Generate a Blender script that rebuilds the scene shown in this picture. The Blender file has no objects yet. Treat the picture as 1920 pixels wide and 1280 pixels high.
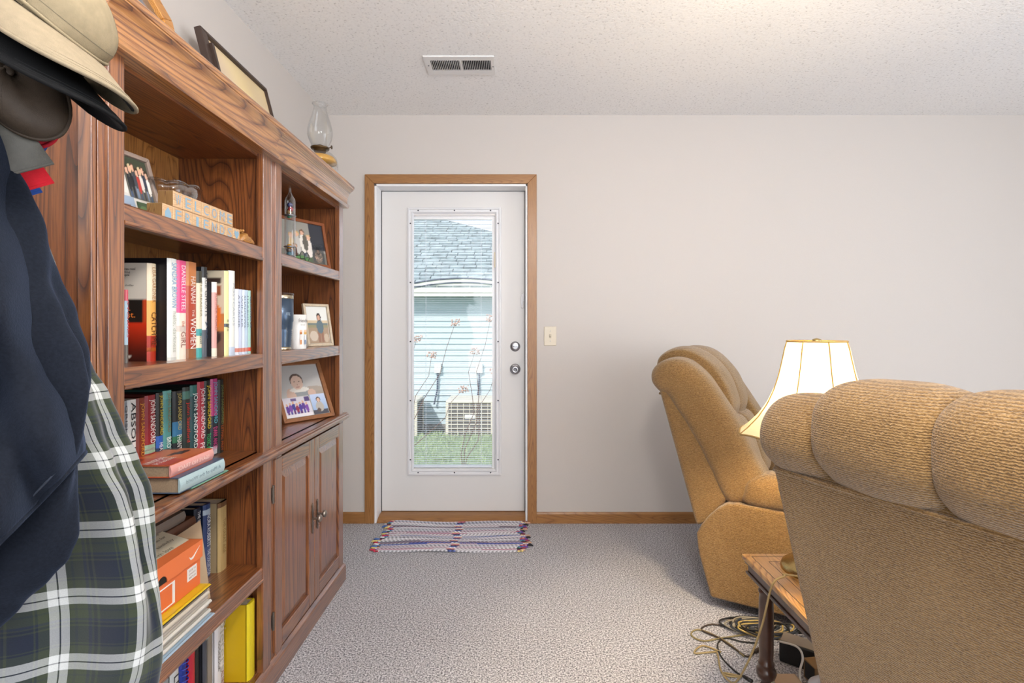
import bpy, math, random
from mathutils import Vector, Matrix, noise
R = math.radians
random.seed(7)
scene = bpy.context.scene
C = scene.collection

# ------------------------------------------------------------------ camera, world, sun, daylight, exposure
cam = bpy.data.objects.new('camera', bpy.data.cameras.new('camera'))
C.objects.link(cam); scene.camera = cam
cam.location = (0, 0, 1.175); cam.rotation_euler = (R(90), 0, 0)
cam.data.sensor_width = 36; cam.data.lens = 36*1000/1920
cam.data.shift_x = -7/1920; cam.data.shift_y = -28/1920
cam.data.clip_start = 0.02

world = bpy.data.worlds.new('sky'); scene.world = world; world.use_nodes = True
bgn = world.node_tree.nodes['Background']
bgn.inputs[0].default_value = (0.80, 0.88, 1.0, 1); bgn.inputs[1].default_value = 0.85

def lamp(name, kind, loc, rot, energy, col, **kw):
    d = bpy.data.lights.new(name, kind); d.energy = energy; d.color = col
    for k, v in kw.items(): setattr(d, k, v)
    o = bpy.data.objects.new(name, d); C.objects.link(o); o.location = loc; o.rotation_euler = rot
    return o
# sun over our own roof: travels away from the camera, so it lights the neighbour's wall, not the room
sun = lamp('sun', 'SUN', (0, 0, 8), (0, 0, 0), 1.9, (1.0, 0.95, 0.87), angle=R(1.0))
sun.rotation_euler = Vector((0.35, 0.75, -0.62)).to_track_quat('-Z', 'Y').to_euler()
# daylight through the two large windows of the room (right-hand wall, and the wall behind the camera)
lamp('window_daylight', 'AREA', (4.16, -.3, 1.2), (0, R(90), 0), 48, (0.86, 0.93, 1.0), shape='RECTANGLE', size=1.9, size_y=2.6)
lamp('window_daylight', 'AREA', (1.0, -3.14, 1.2), (R(90), 0, 0), 56, (0.92, 0.96, 1.0), shape='RECTANGLE', size=4.0, size_y=2.0)

vs = scene.view_settings
vs.view_transform = 'Standard'; vs.look = 'None'; vs.exposure = 1.0; vs.gamma = 1.0
vs.use_curve_mapping = False
scene.cycles.max_bounces = 8; scene.cycles.diffuse_bounces = 5; scene.cycles.glossy_bounces = 3
scene.cycles.transparent_max_bounces = 12; scene.cycles.transmission_bounces = 6
scene.cycles.use_denoising = True
scene.cycles.sample_clamp_indirect = 6

# ------------------------------------------------------------------ colours and materials
def lin(c):
    if isinstance(c, str):
        c = c.lstrip('#'); c = [int(c[i:i+2], 16)/255 for i in (0, 2, 4)]
    return tuple((v/12.92 if v <= 0.04045 else ((v+0.055)/1.055)**2.4) for v in c[:3])
MATS = {}
def hexc(c): c = c.lstrip('#'); return [int(c[i:i+2], 16)/255 for i in (0, 2, 4)]
class NT:
    def __init__(s, name):
        s.m = bpy.data.materials.new(name); s.m.use_nodes = True
        s.t = s.m.node_tree; s.b = s.t.nodes['Principled BSDF']; s.out = s.t.nodes['Material Output']
    def n(s, kind, **kw):
        x = s.t.nodes.new(kind)
        for k, v in kw.items():
            if k.startswith('i_'): x.inputs[k[2:].replace('_', ' ')].default_value = v
            elif k.startswith('j'): x.inputs[int(k[1:])].default_value = v
            else: setattr(x, k, v)
        return x
    def l(s, a, ao, b, bi):
        s.t.links.new(a.outputs[ao], b.inputs[bi])
    def ramp(s, stops):
        r = s.n('ShaderNodeValToRGB'); e = r.color_ramp.elements
        while len(e) < len(stops): e.new(0.5)
        for i, (p, c) in enumerate(stops):
            e[i].position = p; e[i].color = (*lin(c), 1)
        return r
def mat(name, col='#888888', rough=0.5, metal=0.0, spec=0.5, coat=0.0, sheen=0.0, var=0.0, vscale=20.0, bump=0.0, bscale=80.0, stretch=(1, 1, 1), trans=0.0, alpha=1.0):
    if name in MATS: return MATS[name]
    k = NT(name); b = k.b; c = lin(col)
    b.inputs['Base Color'].default_value = (*c, 1); b.inputs['Roughness'].default_value = rough
    b.inputs['Metallic'].default_value = metal; b.inputs['Specular IOR Level'].default_value = spec
    b.inputs['Coat Weight'].default_value = coat; b.inputs['Sheen Weight'].default_value = sheen
    b.inputs['Transmission Weight'].default_value = trans; b.inputs['Alpha'].default_value = alpha
    if var or bump:
        tc = k.n('ShaderNodeTexCoord'); mp = k.n('ShaderNodeMapping'); mp.inputs['Scale'].default_value = stretch
        k.l(tc, 'Object', mp, 'Vector')
    if var:
        nz = k.n('ShaderNodeTexNoise', i_Scale=vscale, i_Detail=4.0); k.l(mp, 0, nz, 'Vector')
        rp = k.n('ShaderNodeValToRGB'); e = rp.color_ramp.elements
        e[0].position = .3; e[1].position = .7
        e[0].color = (*[max(0, v*(1-var)) for v in c], 1); e[1].color = (*[min(1, v*(1+var)) for v in c], 1)
        k.l(nz, 'Fac', rp, 'Fac'); k.l(rp, 'Color', b, 'Base Color')
    if bump:
        nb = k.n('ShaderNodeTexNoise', i_Scale=bscale, i_Detail=3.0); k.l(mp, 0, nb, 'Vector')
        bp = k.n('ShaderNodeBump', i_Strength=bump, i_Distance=0.003); k.l(nb, 'Fac', bp, 'Height'); k.l(bp, 0, b, 'Normal')
    MATS[name] = k.m; return k.m

def wood(name, dark, mid, light, axis, scale=1.0, rough=0.34, coat=1.0, contrast=1.0):
    """oak: cathedral bands and fine pores, both drawn out along one axis"""
    if name in MATS: return MATS[name]
    k = NT(name); b = k.b
    tc = k.n('ShaderNodeTexCoord'); oi = k.n('ShaderNodeObjectInfo')
    ml = k.n('ShaderNodeMath', operation='MULTIPLY', j1=7.3); k.l(oi, 'Random', ml, 0)
    ad = k.n('ShaderNodeVectorMath', operation='ADD'); k.l(tc, 'Object', ad, 0); k.l(ml, 0, ad, 1)
    mp = k.n('ShaderNodeMapping'); s = [10*scale]*3; s[axis] = 0.62*scale; mp.inputs['Scale'].default_value = s
    k.l(ad, 0, mp, 'Vector')
    wv = k.n('ShaderNodeTexNoise', i_Scale=0.62, i_Detail=0.6, i_Roughness=0.4, i_Distortion=0.15); k.l(mp, 0, wv, 'Vector')
    m2 = k.n('ShaderNodeMath', operation='MULTIPLY', j1=58.0); k.l(wv, 'Fac', m2, 0)
    fr = k.n('ShaderNodeMath', operation='FRACT'); k.l(m2, 0, fr, 0)
    mp2 = k.n('ShaderNodeMapping'); s2 = [240*scale]*3; s2[axis] = 8*scale; mp2.inputs['Scale'].default_value = s2
    k.l(ad, 0, mp2, 'Vector')
    po = k.n('ShaderNodeTexNoise', i_Scale=1.0, i_Detail=3.0, i_Roughness=.65); k.l(mp2, 0, po, 'Vector')
    r1 = k.ramp([(0.0, mid), (0.35, light), (0.72, light), (0.90, mid), (1.0, tuple(.75*a+.25*b for a, b in zip(hexc(dark), hexc(mid))))]); k.l(fr, 0, r1, 'Fac')
    r2 = k.n('ShaderNodeValToRGB'); e = r2.color_ramp.elements; e[0].position = .36; e[1].position = .56
    e[0].color = (.58, .52, .50, 1); e[1].color = (1, 1, 1, 1); k.l(po, 'Fac', r2, 'Fac')
    mx = k.n('ShaderNodeMix', data_type='RGBA', blend_type='MULTIPLY'); mx.inputs[0].default_value = contrast
    k.l(r1, 'Color', mx, 6); k.l(r2, 'Color', mx, 7); k.l(mx, 2, b, 'Base Color')
    b.inputs['Roughness'].default_value = rough; b.inputs['Coat Weight'].default_value = coat; b.inputs['Coat Roughness'].default_value = .27; b.inputs['Coat IOR'].default_value = 2.0
    bp = k.n('ShaderNodeBump', i_Strength=.25, i_Distance=0.001); k.l(po, 'Fac', bp, 'Height'); k.l(bp, 0, b, 'Normal')
    MATS[name] = k.m; return k.m
OD, OM, OL = '#381a0c', '#6c3a1d', '#8d5529'
def oak(ax): return wood('oak_%d' % ax, OD, OM, OL, ax)
def oakin(ax): return wood('oak_panel_%d' % ax, '#2e160a', '#683717', '#844c22', ax, 1.1, .45, .25)
def trimwood(ax): return wood('oak_trim_%d' % ax, '#70471f', '#8f602f', '#9c6c38', ax, 1.6, .45, .1, .55)

# ------------------------------------------------------------------ mesh helpers
class MB:
    def __init__(s): s.v = []; s.f = []; s.uv = []; s.col = None
    def add(s, vs, fs):
        o = len(s.v); s.v += [tuple(p) for p in vs]; s.f += [tuple(i+o for i in f) for f in fs]; return o
    def box(s, a, b):
        x0, y0, z0 = [min(p, q) for p, q in zip(a, b)]; x1, y1, z1 = [max(p, q) for p, q in zip(a, b)]
        s.add([(x0,y0,z0),(x1,y0,z0),(x1,y1,z0),(x0,y1,z0),(x0,y0,z1),(x1,y0,z1),(x1,y1,z1),(x0,y1,z1)],
              [(3,2,1,0),(4,5,6,7),(0,1,5,4),(1,2,6,5),(2,3,7,6),(3,0,4,7)]); return s
    def prism(s, poly, axis, a, b):
        """closed 2-D polygon extruded along axis between a and b (poly coords are the other two axes in x,y,z order)"""
        n = len(poly)
        def P(p, t):
            q = list(p); q.insert(axis, t); return q
        s.add([P(p, a) for p in poly]+[P(p, b) for p in poly],
              [tuple(range(n))[::-1], tuple(range(n, 2*n))]+[(i, (i+1) % n, n+(i+1) % n, n+i) for i in range(n)]); return s
    def tube(s, pts, r, seg=8, closed=False):
        pts = [Vector(p) for p in pts]; n = len(pts); rs = r if isinstance(r, (list, tuple)) else [r]*n
        up = Vector((0, 0, 1)); vs = []; prev = None
        for i, p in enumerate(pts):
            a = pts[(i-1) % n] if (closed or i > 0) else p; b = pts[(i+1) % n] if (closed or i < n-1) else p
            d = (b-a).normalized() if (b-a).length > 1e-9 else Vector((0, 0, 1))
            if prev is None:
                u = d.cross(up)
                if u.length < 1e-3: u = d.cross(Vector((1, 0, 0)))
            else: u = prev - d*prev.dot(d)
            u.normalize(); prev = u; w = d.cross(u)
            vs += [p+(u*math.cos(t)+w*math.sin(t))*rs[i] for t in [2*math.pi*k/seg for k in range(seg)]]
        fs = []
        for i in range(n if closed else n-1):
            j = (i+1) % n
            fs += [(i*seg+k, i*seg+(k+1) % seg, j*seg+(k+1) % seg, j*seg+k) for k in range(seg)]
        if not closed: fs += [tuple(range(seg))[::-1], tuple(range((n-1)*seg, n*seg))]
        s.add(vs, fs); return s
    def lathe(s, prof, c=(0, 0, 0), seg=24, axis=2, wob=None, cap=True):
        vs = []; n = len(prof)
        for r, h in prof:
            for k in range(seg):
                t = 2*math.pi*k/seg; rr = r*(wob(t, h) if wob else 1)
                p = [rr*math.cos(t), rr*math.sin(t)]; p.insert(axis, h)
                vs.append([p[i]+c[i] for i in range(3)])
        fs = [(i*seg+k, i*seg+(k+1) % seg, (i+1)*seg+(k+1) % seg, (i+1)*seg+k) for i in range(n-1) for k in range(seg)]
        if cap:
            if prof[0][0] > 1e-5: fs.append(tuple(range(seg))[::-1])
            if prof[-1][0] > 1e-5: fs.append(tuple(range((n-1)*seg, n*seg)))
        s.add(vs, fs); return s
    def grid(s, fn, nu, nv, closed_u=False, uv=None):
        o = len(s.v); s.v += [tuple(fn(i/(nu if closed_u else nu-1), j/(nv-1))) for j in range(nv) for i in range(nu)]
        if uv: s.uv += [uv(i/(nu if closed_u else nu-1), j/(nv-1)) for j in range(nv) for i in range(nu)]
        for j in range(nv-1):
            for i in range(nu if closed_u else nu-1):
                k = (i+1) % nu
                s.f.append((o+j*nu+i, o+j*nu+k, o+(j+1)*nu+k, o+(j+1)*nu+i))
        return s
    def ball(s, c, r, seg=12, rings=8):
        r = (r, r, r) if not isinstance(r, (tuple, list)) else r
        return s.lathe([(0.0001 if i in (0, rings) else math.sin(math.pi*i/rings), -math.cos(math.pi*i/rings)) for i in range(rings+1)], (0, 0, 0), seg) if False else s._ball(c, r, seg, rings)
    def _ball(s, c, r, seg, rings):
        vs = []; fs = []
        for i in range(rings+1):
            a = math.pi*i/rings
            for k in range(seg):
                t = 2*math.pi*k/seg
                vs.append((c[0]+r[0]*math.sin(a)*math.cos(t), c[1]+r[1]*math.sin(a)*math.sin(t), c[2]-r[2]*math.cos(a)))
        for i in range(rings):
            for k in range(seg): fs.append((i*seg+k, i*seg+(k+1) % seg, (i+1)*seg+(k+1) % seg, (i+1)*seg+k))
        s.add(vs, fs); return s
    def mesh(s, name, m, off=(0, 0, 0), smooth=False):
        me = bpy.data.meshes.new(name)
        me.from_pydata([(p[0]-off[0], p[1]-off[1], p[2]-off[2]) for p in s.v], [], s.f)
        for mm in (m if isinstance(m, (list, tuple)) else [m]): me.materials.append(mm)
        if s.uv and len(s.uv) == len(s.v):
            ul = me.uv_layers.new(name='UVMap'); vi = [0]*len(me.loops); me.loops.foreach_get('vertex_index', vi)
            flat = []
            for i in vi: flat += s.uv[i]
            ul.data.foreach_set('uv', flat)
        if s.col:
            at = me.color_attributes.new('Col', 'FLOAT_COLOR', 'POINT'); flat = []
            for c in s.col: flat += [c[0], c[1], c[2], 1.0]
            at.data.foreach_set('color', flat)
        me.validate(); me.update()
        if smooth: me.polygons.foreach_set('use_smooth', [True]*len(me.polygons))
        return me
    def build(s, name, m, parent=None, bevel=0.0, seg=2, smooth=False, solid=0.0, sub=0, world=True, fix=True):
        """one mesh object; with a parent and world=True the vertices are in world space and get moved into the parent's frame"""
        off = (0, 0, 0)
        if parent is not None and world: off = parent.get('_base', (0, 0, 0))
        me = s.mesh(name, m, off, smooth)
        if fix:
            import bmesh
            bm = bmesh.new(); bm.from_mesh(me); bmesh.ops.remove_doubles(bm, verts=bm.verts, dist=1e-6) if not (s.uv or s.col) else None
            bmesh.ops.recalc_face_normals(bm, faces=bm.faces); bm.to_mesh(me); bm.free()
        o = bpy.data.objects.new(name, me); C.objects.link(o)
        if parent is not None: o.parent = parent
        if solid:
            md = o.modifiers.new('solid', 'SOLIDIFY'); md.thickness = solid; md.offset = 0
        if bevel:
            md = o.modifiers.new('bevel', 'BEVEL'); md.width = bevel; md.segments = seg; md.limit_method = 'ANGLE'; md.angle_limit = R(35)
            if not smooth and seg > 1:
                me.polygons.foreach_set('use_smooth', [True]*len(me.polygons))
                w = o.modifiers.new('wn', 'WEIGHTED_NORMAL'); w.keep_sharp = True
        if sub:
            md = o.modifiers.new('sub', 'SUBSURF'); md.levels = sub; md.render_levels = sub
        return o
def box(a, b): return MB().box(a, b)
def tag(o, label, cat, group=None, kind=None):
    o['label'] = label; o['category'] = cat
    if group: o['group'] = group
    if kind: o['kind'] = kind
    return o
def struct(o, label=None, cat=None):
    o['kind'] = 'structure'
    if label: o['label'] = label
    if cat: o['category'] = cat
    return o
def thing(name, label, cat, base=(0, 0, 0), rotz=0.0, group=None, kind=None):
    o = bpy.data.objects.new(name, None); C.objects.link(o); o.empty_display_size = .05
    o.location = base; o.rotation_euler = (0, 0, rotz); o['_base'] = tuple(float(v) for v in base)
    if label: o['label'] = label
    if cat: o['category'] = cat
    if group: o['group'] = group
    if kind: o['kind'] = kind
    return o
def axes_thing(name, label, cat, org, xd, yd, group=None):
    """a thing whose local x = xd, y = yd, z = xd x yd"""
    o = thing(name, label, cat, (0, 0, 0), 0, group)
    x = Vector(xd).normalized(); y = Vector(yd).normalized(); z = x.cross(y)
    o.matrix_world = Matrix(((x[0], y[0], z[0], org[0]), (x[1], y[1], z[1], org[1]), (x[2], y[2], z[2], org[2]), (0, 0, 0, 1)))
    return o
TEXTS = []
def text(s, m, parent, org, xd, yd, w, h, font_scale=None, world=True):
    """raised lettering fitted to w x h; org = centre of the text block"""
    cu = bpy.data.curves.new('lettering', 'FONT'); cu.body = s; cu.align_x = 'CENTER'; cu.align_y = 'CENTER'
    cu.extrude = 0.0; cu.resolution_u = 2; cu.materials.append(m)
    o = bpy.data.objects.new('lettering', cu); C.objects.link(o)
    if parent is not None: o.parent = parent
    b = parent.get('_base', (0, 0, 0)) if (parent is not None and world) else (0, 0, 0)
    TEXTS.append((o, Vector(org)-Vector(b), Vector(xd).normalized(), Vector(yd).normalized(), w, h)); return o
def fit_texts():
    bpy.context.view_layer.update()
    for o, org, x, y, w, h in TEXTS:
        bb = [Vector(c) for c in o.bound_box]
        lo = Vector([min(c[i] for c in bb) for i in range(3)]); hi = Vector([max(c[i] for c in bb) for i in range(3)])
        sx = w/max(hi.x-lo.x, 1e-6); sy = h/max(hi.y-lo.y, 1e-6); c = (lo+hi)/2; z = x.cross(y)
        t = org - x*c.x*sx - y*c.y*sy
        me = bpy.data.meshes.new_from_object(o); me.name = 'lettering'; n = bpy.data.objects.new('lettering_mesh', me); C.objects.link(n); n.parent = o.parent
        cu = o.data; bpy.data.objects.remove(o); bpy.data.curves.remove(cu); n.name = 'lettering'; o = n
        o.matrix_basis = Matrix(((x[0]*sx, y[0]*sy, z[0], t[0]), (x[1]*sx, y[1]*sy, z[1], t[1]), (x[2]*sx, y[2]*sy, z[2], t[2]), (0, 0, 0, 1)))
def photo_mat():
    if 'print' in MATS: return MATS['print']
    k = NT('printed_paper'); a = k.n('ShaderNodeAttribute', attribute_name='Col'); k.l(a, 'Color', k.b, 'Base Color')
    k.b.inputs['Roughness'].default_value = .35; MATS['print'] = k.m; return k.m
def paint(name, parent, org, xd, yd, w, h, bg, shapes, n=40, world=True, mt=None):
    """a flat print: grid of coloured points; bg(u,v) -> colour or a colour; shapes (kind, ..., colour) in 0..1 units, drawn in order"""
    X = Vector(xd).normalized(); Y = Vector(yd).normalized(); O = Vector(org)
    nx = max(4, int(n*w/max(w, h))); ny = max(4, int(n*h/max(w, h)))
    m = MB(); m.col = []
    m.grid(lambda u, v: O+X*w*u+Y*h*v, nx, ny)
    pre = [(q[0], q[1:-1], lin(q[-1])) for q in shapes]; bgc = lin(bg) if isinstance(bg, str) else None
    for j in range(ny):
        for i in range(nx):
            u = i/(nx-1); v = j/(ny-1); c = bgc or lin(bg(u, v))
            for kd, a, q in pre:
                if kd == 'e':
                    if ((u-a[0])/a[2])**2+((v-a[1])/a[3])**2 <= 1: c = q
                elif a[0] <= u <= a[2] and a[1] <= v <= a[3]: c = q
            m.col.append(c)
    return m.build(name, mt or photo_mat(), parent, world=world, fix=False)
def catmull(pts, n=8, closed=False):
    P = [Vector(p) for p in pts]; out = []; N = len(P)
    for i in range(N if closed else N-1):
        p0 = P[(i-1) % N] if (closed or i > 0) else P[0]; p1 = P[i]; p2 = P[(i+1) % N]; p3 = P[(i+2) % N] if (closed or i+2 < N) else P[-1]
        for k in range(n):
            t = k/n
            out.append(.5*((2*p1)+(-p0+p2)*t+(2*p0-5*p1+4*p2-p3)*t*t+(-p0+3*p1-3*p2+p3)*t**3))
    if not closed: out.append(P[-1])
    return out
def lerp_table(tab, t):
    if t <= tab[0][0]: return tab[0][1:]
    for a, b in zip(tab, tab[1:]):
        if t <= b[0]:
            k = (t-a[0])/(b[0]-a[0]); k = k*k*(3-2*k)*.5+k*.5
            return tuple(p+(q-p)*k for p, q in zip(a[1:], b[1:]))
    return tab[-1][1:]
# ------------------------------------------------------------------ the room
YB = 3.194; XL = -1.131; XR = 4.2; YR = -3.2; H = 2.44
wall_m = mat('wall_paint', '#c2bbb5', .75, spec=.25, bump=.12, bscale=220)
white_m = mat('white_enamel', '#e6e5e6', .35)
def carpet_mat():
    k = NT('carpet'); b = k.b; tc = k.n('ShaderNodeTexCoord')
    n1 = k.n('ShaderNodeTexNoise', i_Scale=165.0, i_Detail=3.0, i_Roughness=.75); k.l(tc, 'Object', n1, 'Vector')
    r = k.ramp([(0.36, '#545257'), (0.45, '#9a989d'), (0.53, '#cdcbcf'), (0.62, '#f6f5f8')]); k.l(n1, 'Fac', r, 'Fac')
    n2 = k.n('ShaderNodeTexNoise', i_Scale=2.2, i_Detail=3.0); k.l(tc, 'Object', n2, 'Vector')
    r2 = k.n('ShaderNodeValToRGB'); e = r2.color_ramp.elements; e[0].color = (.86, .85, .84, 1); e[1].color = (1, 1, 1, 1)
    k.l(n2, 'Fac', r2, 'Fac')
    mx = k.n('ShaderNodeMix', data_type='RGBA', blend_type='MULTIPLY'); mx.inputs[0].default_value = 1
    k.l(r, 'Color', mx, 6); k.l(r2, 'Color', mx, 7); k.l(mx, 2, b, 'Base Color')
    b.inputs['Roughness'].default_value = 1; b.inputs['Specular IOR Level'].default_value = .05
    bp = k.n('ShaderNodeBump', i_Strength=.9, i_Distance=.008); k.l(n1, 'Fac', bp, 'Height'); k.l(bp, 0, b, 'Normal'); return k.m
def ceiling_mat():
    k = NT('popcorn_ceiling'); b = k.b; tc = k.n('ShaderNodeTexCoord')
    n1 = k.n('ShaderNodeTexNoise', i_Scale=95.0, i_Detail=3.0, i_Roughness=.6); k.l(tc, 'Object', n1, 'Vector')
    r = k.ramp([(0.30, '#c6c3c1'), (0.40, '#ebe9e7'), (0.6, '#efedeb')]); k.l(n1, 'Fac', r, 'Fac'); k.l(r, 'Color', b, 'Base Color')
    b.inputs['Roughness'].default_value = .95; b.inputs['Specular IOR Level'].default_value = .1
    bp = k.n('ShaderNodeBump', i_Strength=.45, i_Distance=.006); k.l(n1, 'Fac', bp, 'Height'); k.l(bp, 0, b, 'Normal'); return k.m
struct(box((XL, YR, -.05), (XR, YB+.005, 0)).build('floor', carpet_mat()), 'grey and beige speckled cut pile carpet', 'floor')
struct(box((XL-.1, YR-.1, H), (XR+.1, YB+.16, H+.1)).build('ceiling', ceiling_mat()), 'white popcorn textured ceiling', 'ceiling')
DX0, DX1, DZ = -.846, .0703, 2.028
wb = MB(); wb.box((XL-.1, YB, -.3), (DX0, YB+.16, H)); wb.box((DX1, YB, -.3), (XR+.1, YB+.16, H)); wb.box((DX0, YB, DZ), (DX1, YB+.16, H)); wb.box((DX0, YB+.02, -.3), (DX1, YB+.16, -.001))
struct(wb.build('wall_back', wall_m), 'cream painted wall with the door in it', 'wall')
struct(box((XL-.1, YR-.1, 0), (XL, YB, H)).build('wall_left', wall_m), 'cream wall behind the tall bookcases', 'wall')
wr = MB(); wy0, wy1, wz0, wz1 = -1.6, 1.0, .25, 2.15
wr.box((XR, YR-.1, 0), (XR+.1, wy0, H)); wr.box((XR, wy1, 0), (XR+.1, YB, H)); wr.box((XR, wy0, 0), (XR+.1, wy1, wz0)); wr.box((XR, wy0, wz1), (XR+.1, wy1, H))
struct(wr.build('wall_right', wall_m), 'cream wall with a wide window', 'wall')
wq = MB(); wq.box((XL, YR-.1, 0), (-1.0, YR, H)); wq.box((3.0, YR-.1, 0), (XR, YR, H)); wq.box((-1.0, YR-.1, 0), (3.0, YR, .2)); wq.box((-1.0, YR-.1, 2.2), (3.0, YR, H))
struct(wq.build('wall_rear', wall_m), 'cream wall behind the camera', 'wall')
def window(name, plane, a0, a1, z0, z1, axis):
    t = struct(thing(name, 'white framed window letting daylight into the room', 'window'))
    def bx(p0, p1, q0, q1, d0=-.02, d1=.06):
        return box((plane+d0, p0, q0), (plane+d1, p1, q1)) if axis == 0 else box((p0, plane-d1, q0), (p1, plane-d0, q1))
    for nm, g in (('sill', bx(a0-.05, a1+.05, z0-.04, z0)), ('frame', bx(a0, a0+.06, z0, z1)), ('frame', bx(a1-.06, a1, z0, z1)), ('frame', bx(a0, a1, z1-.06, z1)), ('mullion', bx((a0+a1)/2-.03, (a0+a1)/2+.03, z0, z1-.06))):
        g.build(nm, white_m, t)
window('window_1', XR, wy0, wy1, wz0, wz1, 0); window('window_2', YR, -1.0, 3.0, .2, 2.2, 1)
# baseboards and door casing
for nm, a, b in (('baseboard_back', DX1+.055, XR), ('baseboard_left', XL, DX0-.055)):
    poly = [(YB, 0), (YB-.013, 0), (YB-.013, .055), (YB-.008, .066), (YB, .066)]
    m = MB(); m.prism(poly, 0, a, b); struct(m.build(nm, trimwood(0)), 'oak baseboard along the cream wall', 'baseboard')
tr = struct(thing('trim_1', 'oak casing around the white door', 'door trim', ((DX0+DX1)/2, YB, 0)))
cw = .055
for nm, poly, ax in (('casing_side', [(DX0-cw, 0), (DX0, 0), (DX0, DZ), (DX0-cw, DZ+cw)], 2), ('casing_side', [(DX1, 0), (DX1+cw, 0), (DX1+cw, DZ+cw), (DX1, DZ)], 2), ('casing_head', [(DX0-cw, DZ+cw), (DX0, DZ), (DX1, DZ), (DX1+cw, DZ+cw)], 0)):
    m = MB(); m.prism(poly, 1, YB-.016, YB+.0); m.build(nm, trimwood(ax), tr, bevel=.003)
# jambs, stop and threshold
jm = struct(thing('trim_2', 'white door jamb set inside the oak casing', 'door jamb', ((DX0+DX1)/2, YB, 0)))
YD = 3.304
for nm, g in (('jamb', box((DX0, YB-.004, 0), (DX0+.014, YB+.155, DZ))), ('jamb', box((DX1-.012, YB-.004, 0), (DX1, YB+.155, DZ))), ('jamb_head', box((DX0, YB-.004, DZ-.014), (DX1, YB+.155, DZ))),
              ('weatherstrip', box((DX0+.014, YD-.004, .03), (DX0+.0175, YD+.04, DZ-.014))), ('weatherstrip', box((DX1-.0155, YD-.004, .03), (DX1-.012, YD+.04, DZ-.014)))):
    g.build(nm, white_m if nm != 'weatherstrip' else mat('black_rubber', '#1d1f24', .6), jm, bevel=.002 if nm != 'weatherstrip' else 0)
th = MB(); th.prism([(YB-.01, 0), (YB+.16, 0), (YB+.16, .03), (YB+.06, .03), (YB+.03, .022), (YB+.005, .012), (YB-.01, .006)], 0, DX0+.014, DX1-.012)
struct(th.build('trim_3', trimwood(0), bevel=.002), 'oak door threshold behind the rag rug', 'threshold')

# ---- door: slab with a lite opening, raised lite frame, glass, blinds, hardware
dx0, dx1, dz0, dz1 = DX0+.0176, DX1-.0156, .034, DZ-.018
lx0, lx1, lz0, lz1 = -.638, -.115, .296, 1.862
door = struct(thing('door_1', 'white entry door with full length blinds behind glass', 'door', ((dx0+dx1)/2, YD, dz0)))
door_m = mat('door_paint', '#d6d3d0', .42, bump=.05, bscale=30)
m = MB(); m.box((dx0, YD, dz0), (lx0, YD+.044, dz1)); m.box((lx1, YD, dz0), (dx1, YD+.044, dz1)); m.box((lx0, YD, dz0), (lx1, YD+.044, lz0)); m.box((lx0, YD, lz1), (lx1, YD+.044, dz1))
m.build('slab', door_m, door)
m = MB(); ox0, ox1, oz0, oz1 = -.671, -.089, .253, 1.912
prof = [(0, 0), (.004, .011), (.012, .013), (.016, .007), (.026, .007), (.031, .012), (.036, .006), (.040, 0)]
def ring(d): return [(ox0+d, oz0+d), (ox1-d, oz0+d), (ox1-d, oz1-d), (ox0+d, oz1-d)]
vs = []; fs = []
for d, hgt in prof: vs += [(x, YD-hgt, z) for x, z in ring(d)]
for i in range(len(prof)-1):
    for k in range(4): fs.append((i*4+k, i*4+(k+1) % 4, (i+1)*4+(k+1) % 4, (i+1)*4+k))
m.add(vs, fs); lf = m.build('lite_frame', mat('lite_frame_paint', '#dddcdd', .38), door, smooth=False)
scr = mat('screw_steel', '#3c3d45', .4, .8)
for x, z in [(ox0+.018+i*(ox1-ox0-.036)/2*.82+.05, zz) for i in range(3) for zz in (oz0+.02, oz1-.02)]+[(xx, oz0+.10+i*(oz1-oz0-.2)/4) for i in range(5) for xx in (ox0+.02, ox1-.02)]:
    m = MB(); m.lathe([(.0045, 0), (.0045, .002), (.003, .003)], (0, 0, 0), 8, 1)
    o = m.build('screw', scr, lf, world=False); o.location = (x-door['_base'][0], YD-.0085-door['_base'][1], z-door['_base'][2])
    o.rotation_euler = (R(180), 0, 0)
kg = NT('window_glass'); tr_ = kg.n('ShaderNodeBsdfTransparent'); gl = kg.n('ShaderNodeBsdfGlossy'); gl.inputs['Roughness'].default_value = .02
mxs = kg.n('ShaderNodeMixShader'); mxs.inputs[0].default_value = .012; kg.l(tr_, 0, mxs, 1); kg.l(gl, 0, mxs, 2); kg.l(mxs, 0, kg.out, 0); glass_thin = kg.m
box((lx0-.002, YD+.008, lz0-.002), (lx1+.002, YD+.011, lz1+.002)).build('glass_pane', glass_thin, door)
box((lx0-.002, YD+.036, lz0-.002), (lx1+.002, YD+.039, lz1+.002)).build('glass_pane', glass_thin, door)
slat_m = mat('blind_white', '#dfe6ee', .5)
bx0, bx1 = lx0+.004, -.150
box((lx0, YD+.014, 1.842), (lx1, YD+.034, lz1)).build('blind_headrail', white_m, door)
box((bx1+.003, YD+.012, lz0), (lx1, YD+.034, 1.842)).build('blind_track', white_m, door)
m = MB(); n = 132
for i in range(n):
    z = .318+i*(1.836-.318)/(n-1); m.prism([(YD+.018, z-.0003), (YD+.024, z+.0008), (YD+.030, z-.0003), (YD+.030, z-.0007), (YD+.024, z+.0003), (YD+.018, z-.0007)], 0, bx0, bx1)
o = m.build('blind_slats', slat_m, door); o['kind'] = 'stuff'
m = MB(); m.box((bx0, YD+.017, .298), (bx1, YD+.031, .312)); m.build('blind_bottom_rail', slat_m, door)
for x in (bx0+.075, bx1-.065):
    box((x-.0012, YD+.016, .30), (x+.0012, YD+.0175, 1.842)).build('ladder_cord', slat_m, door)
box((lx1-.006, YD-.006, .53), (lx1-.001, YD-.001, 1.70)).build('blind_slide', mat('grey_plastic', '#b9b9bf', .5), door)
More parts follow.
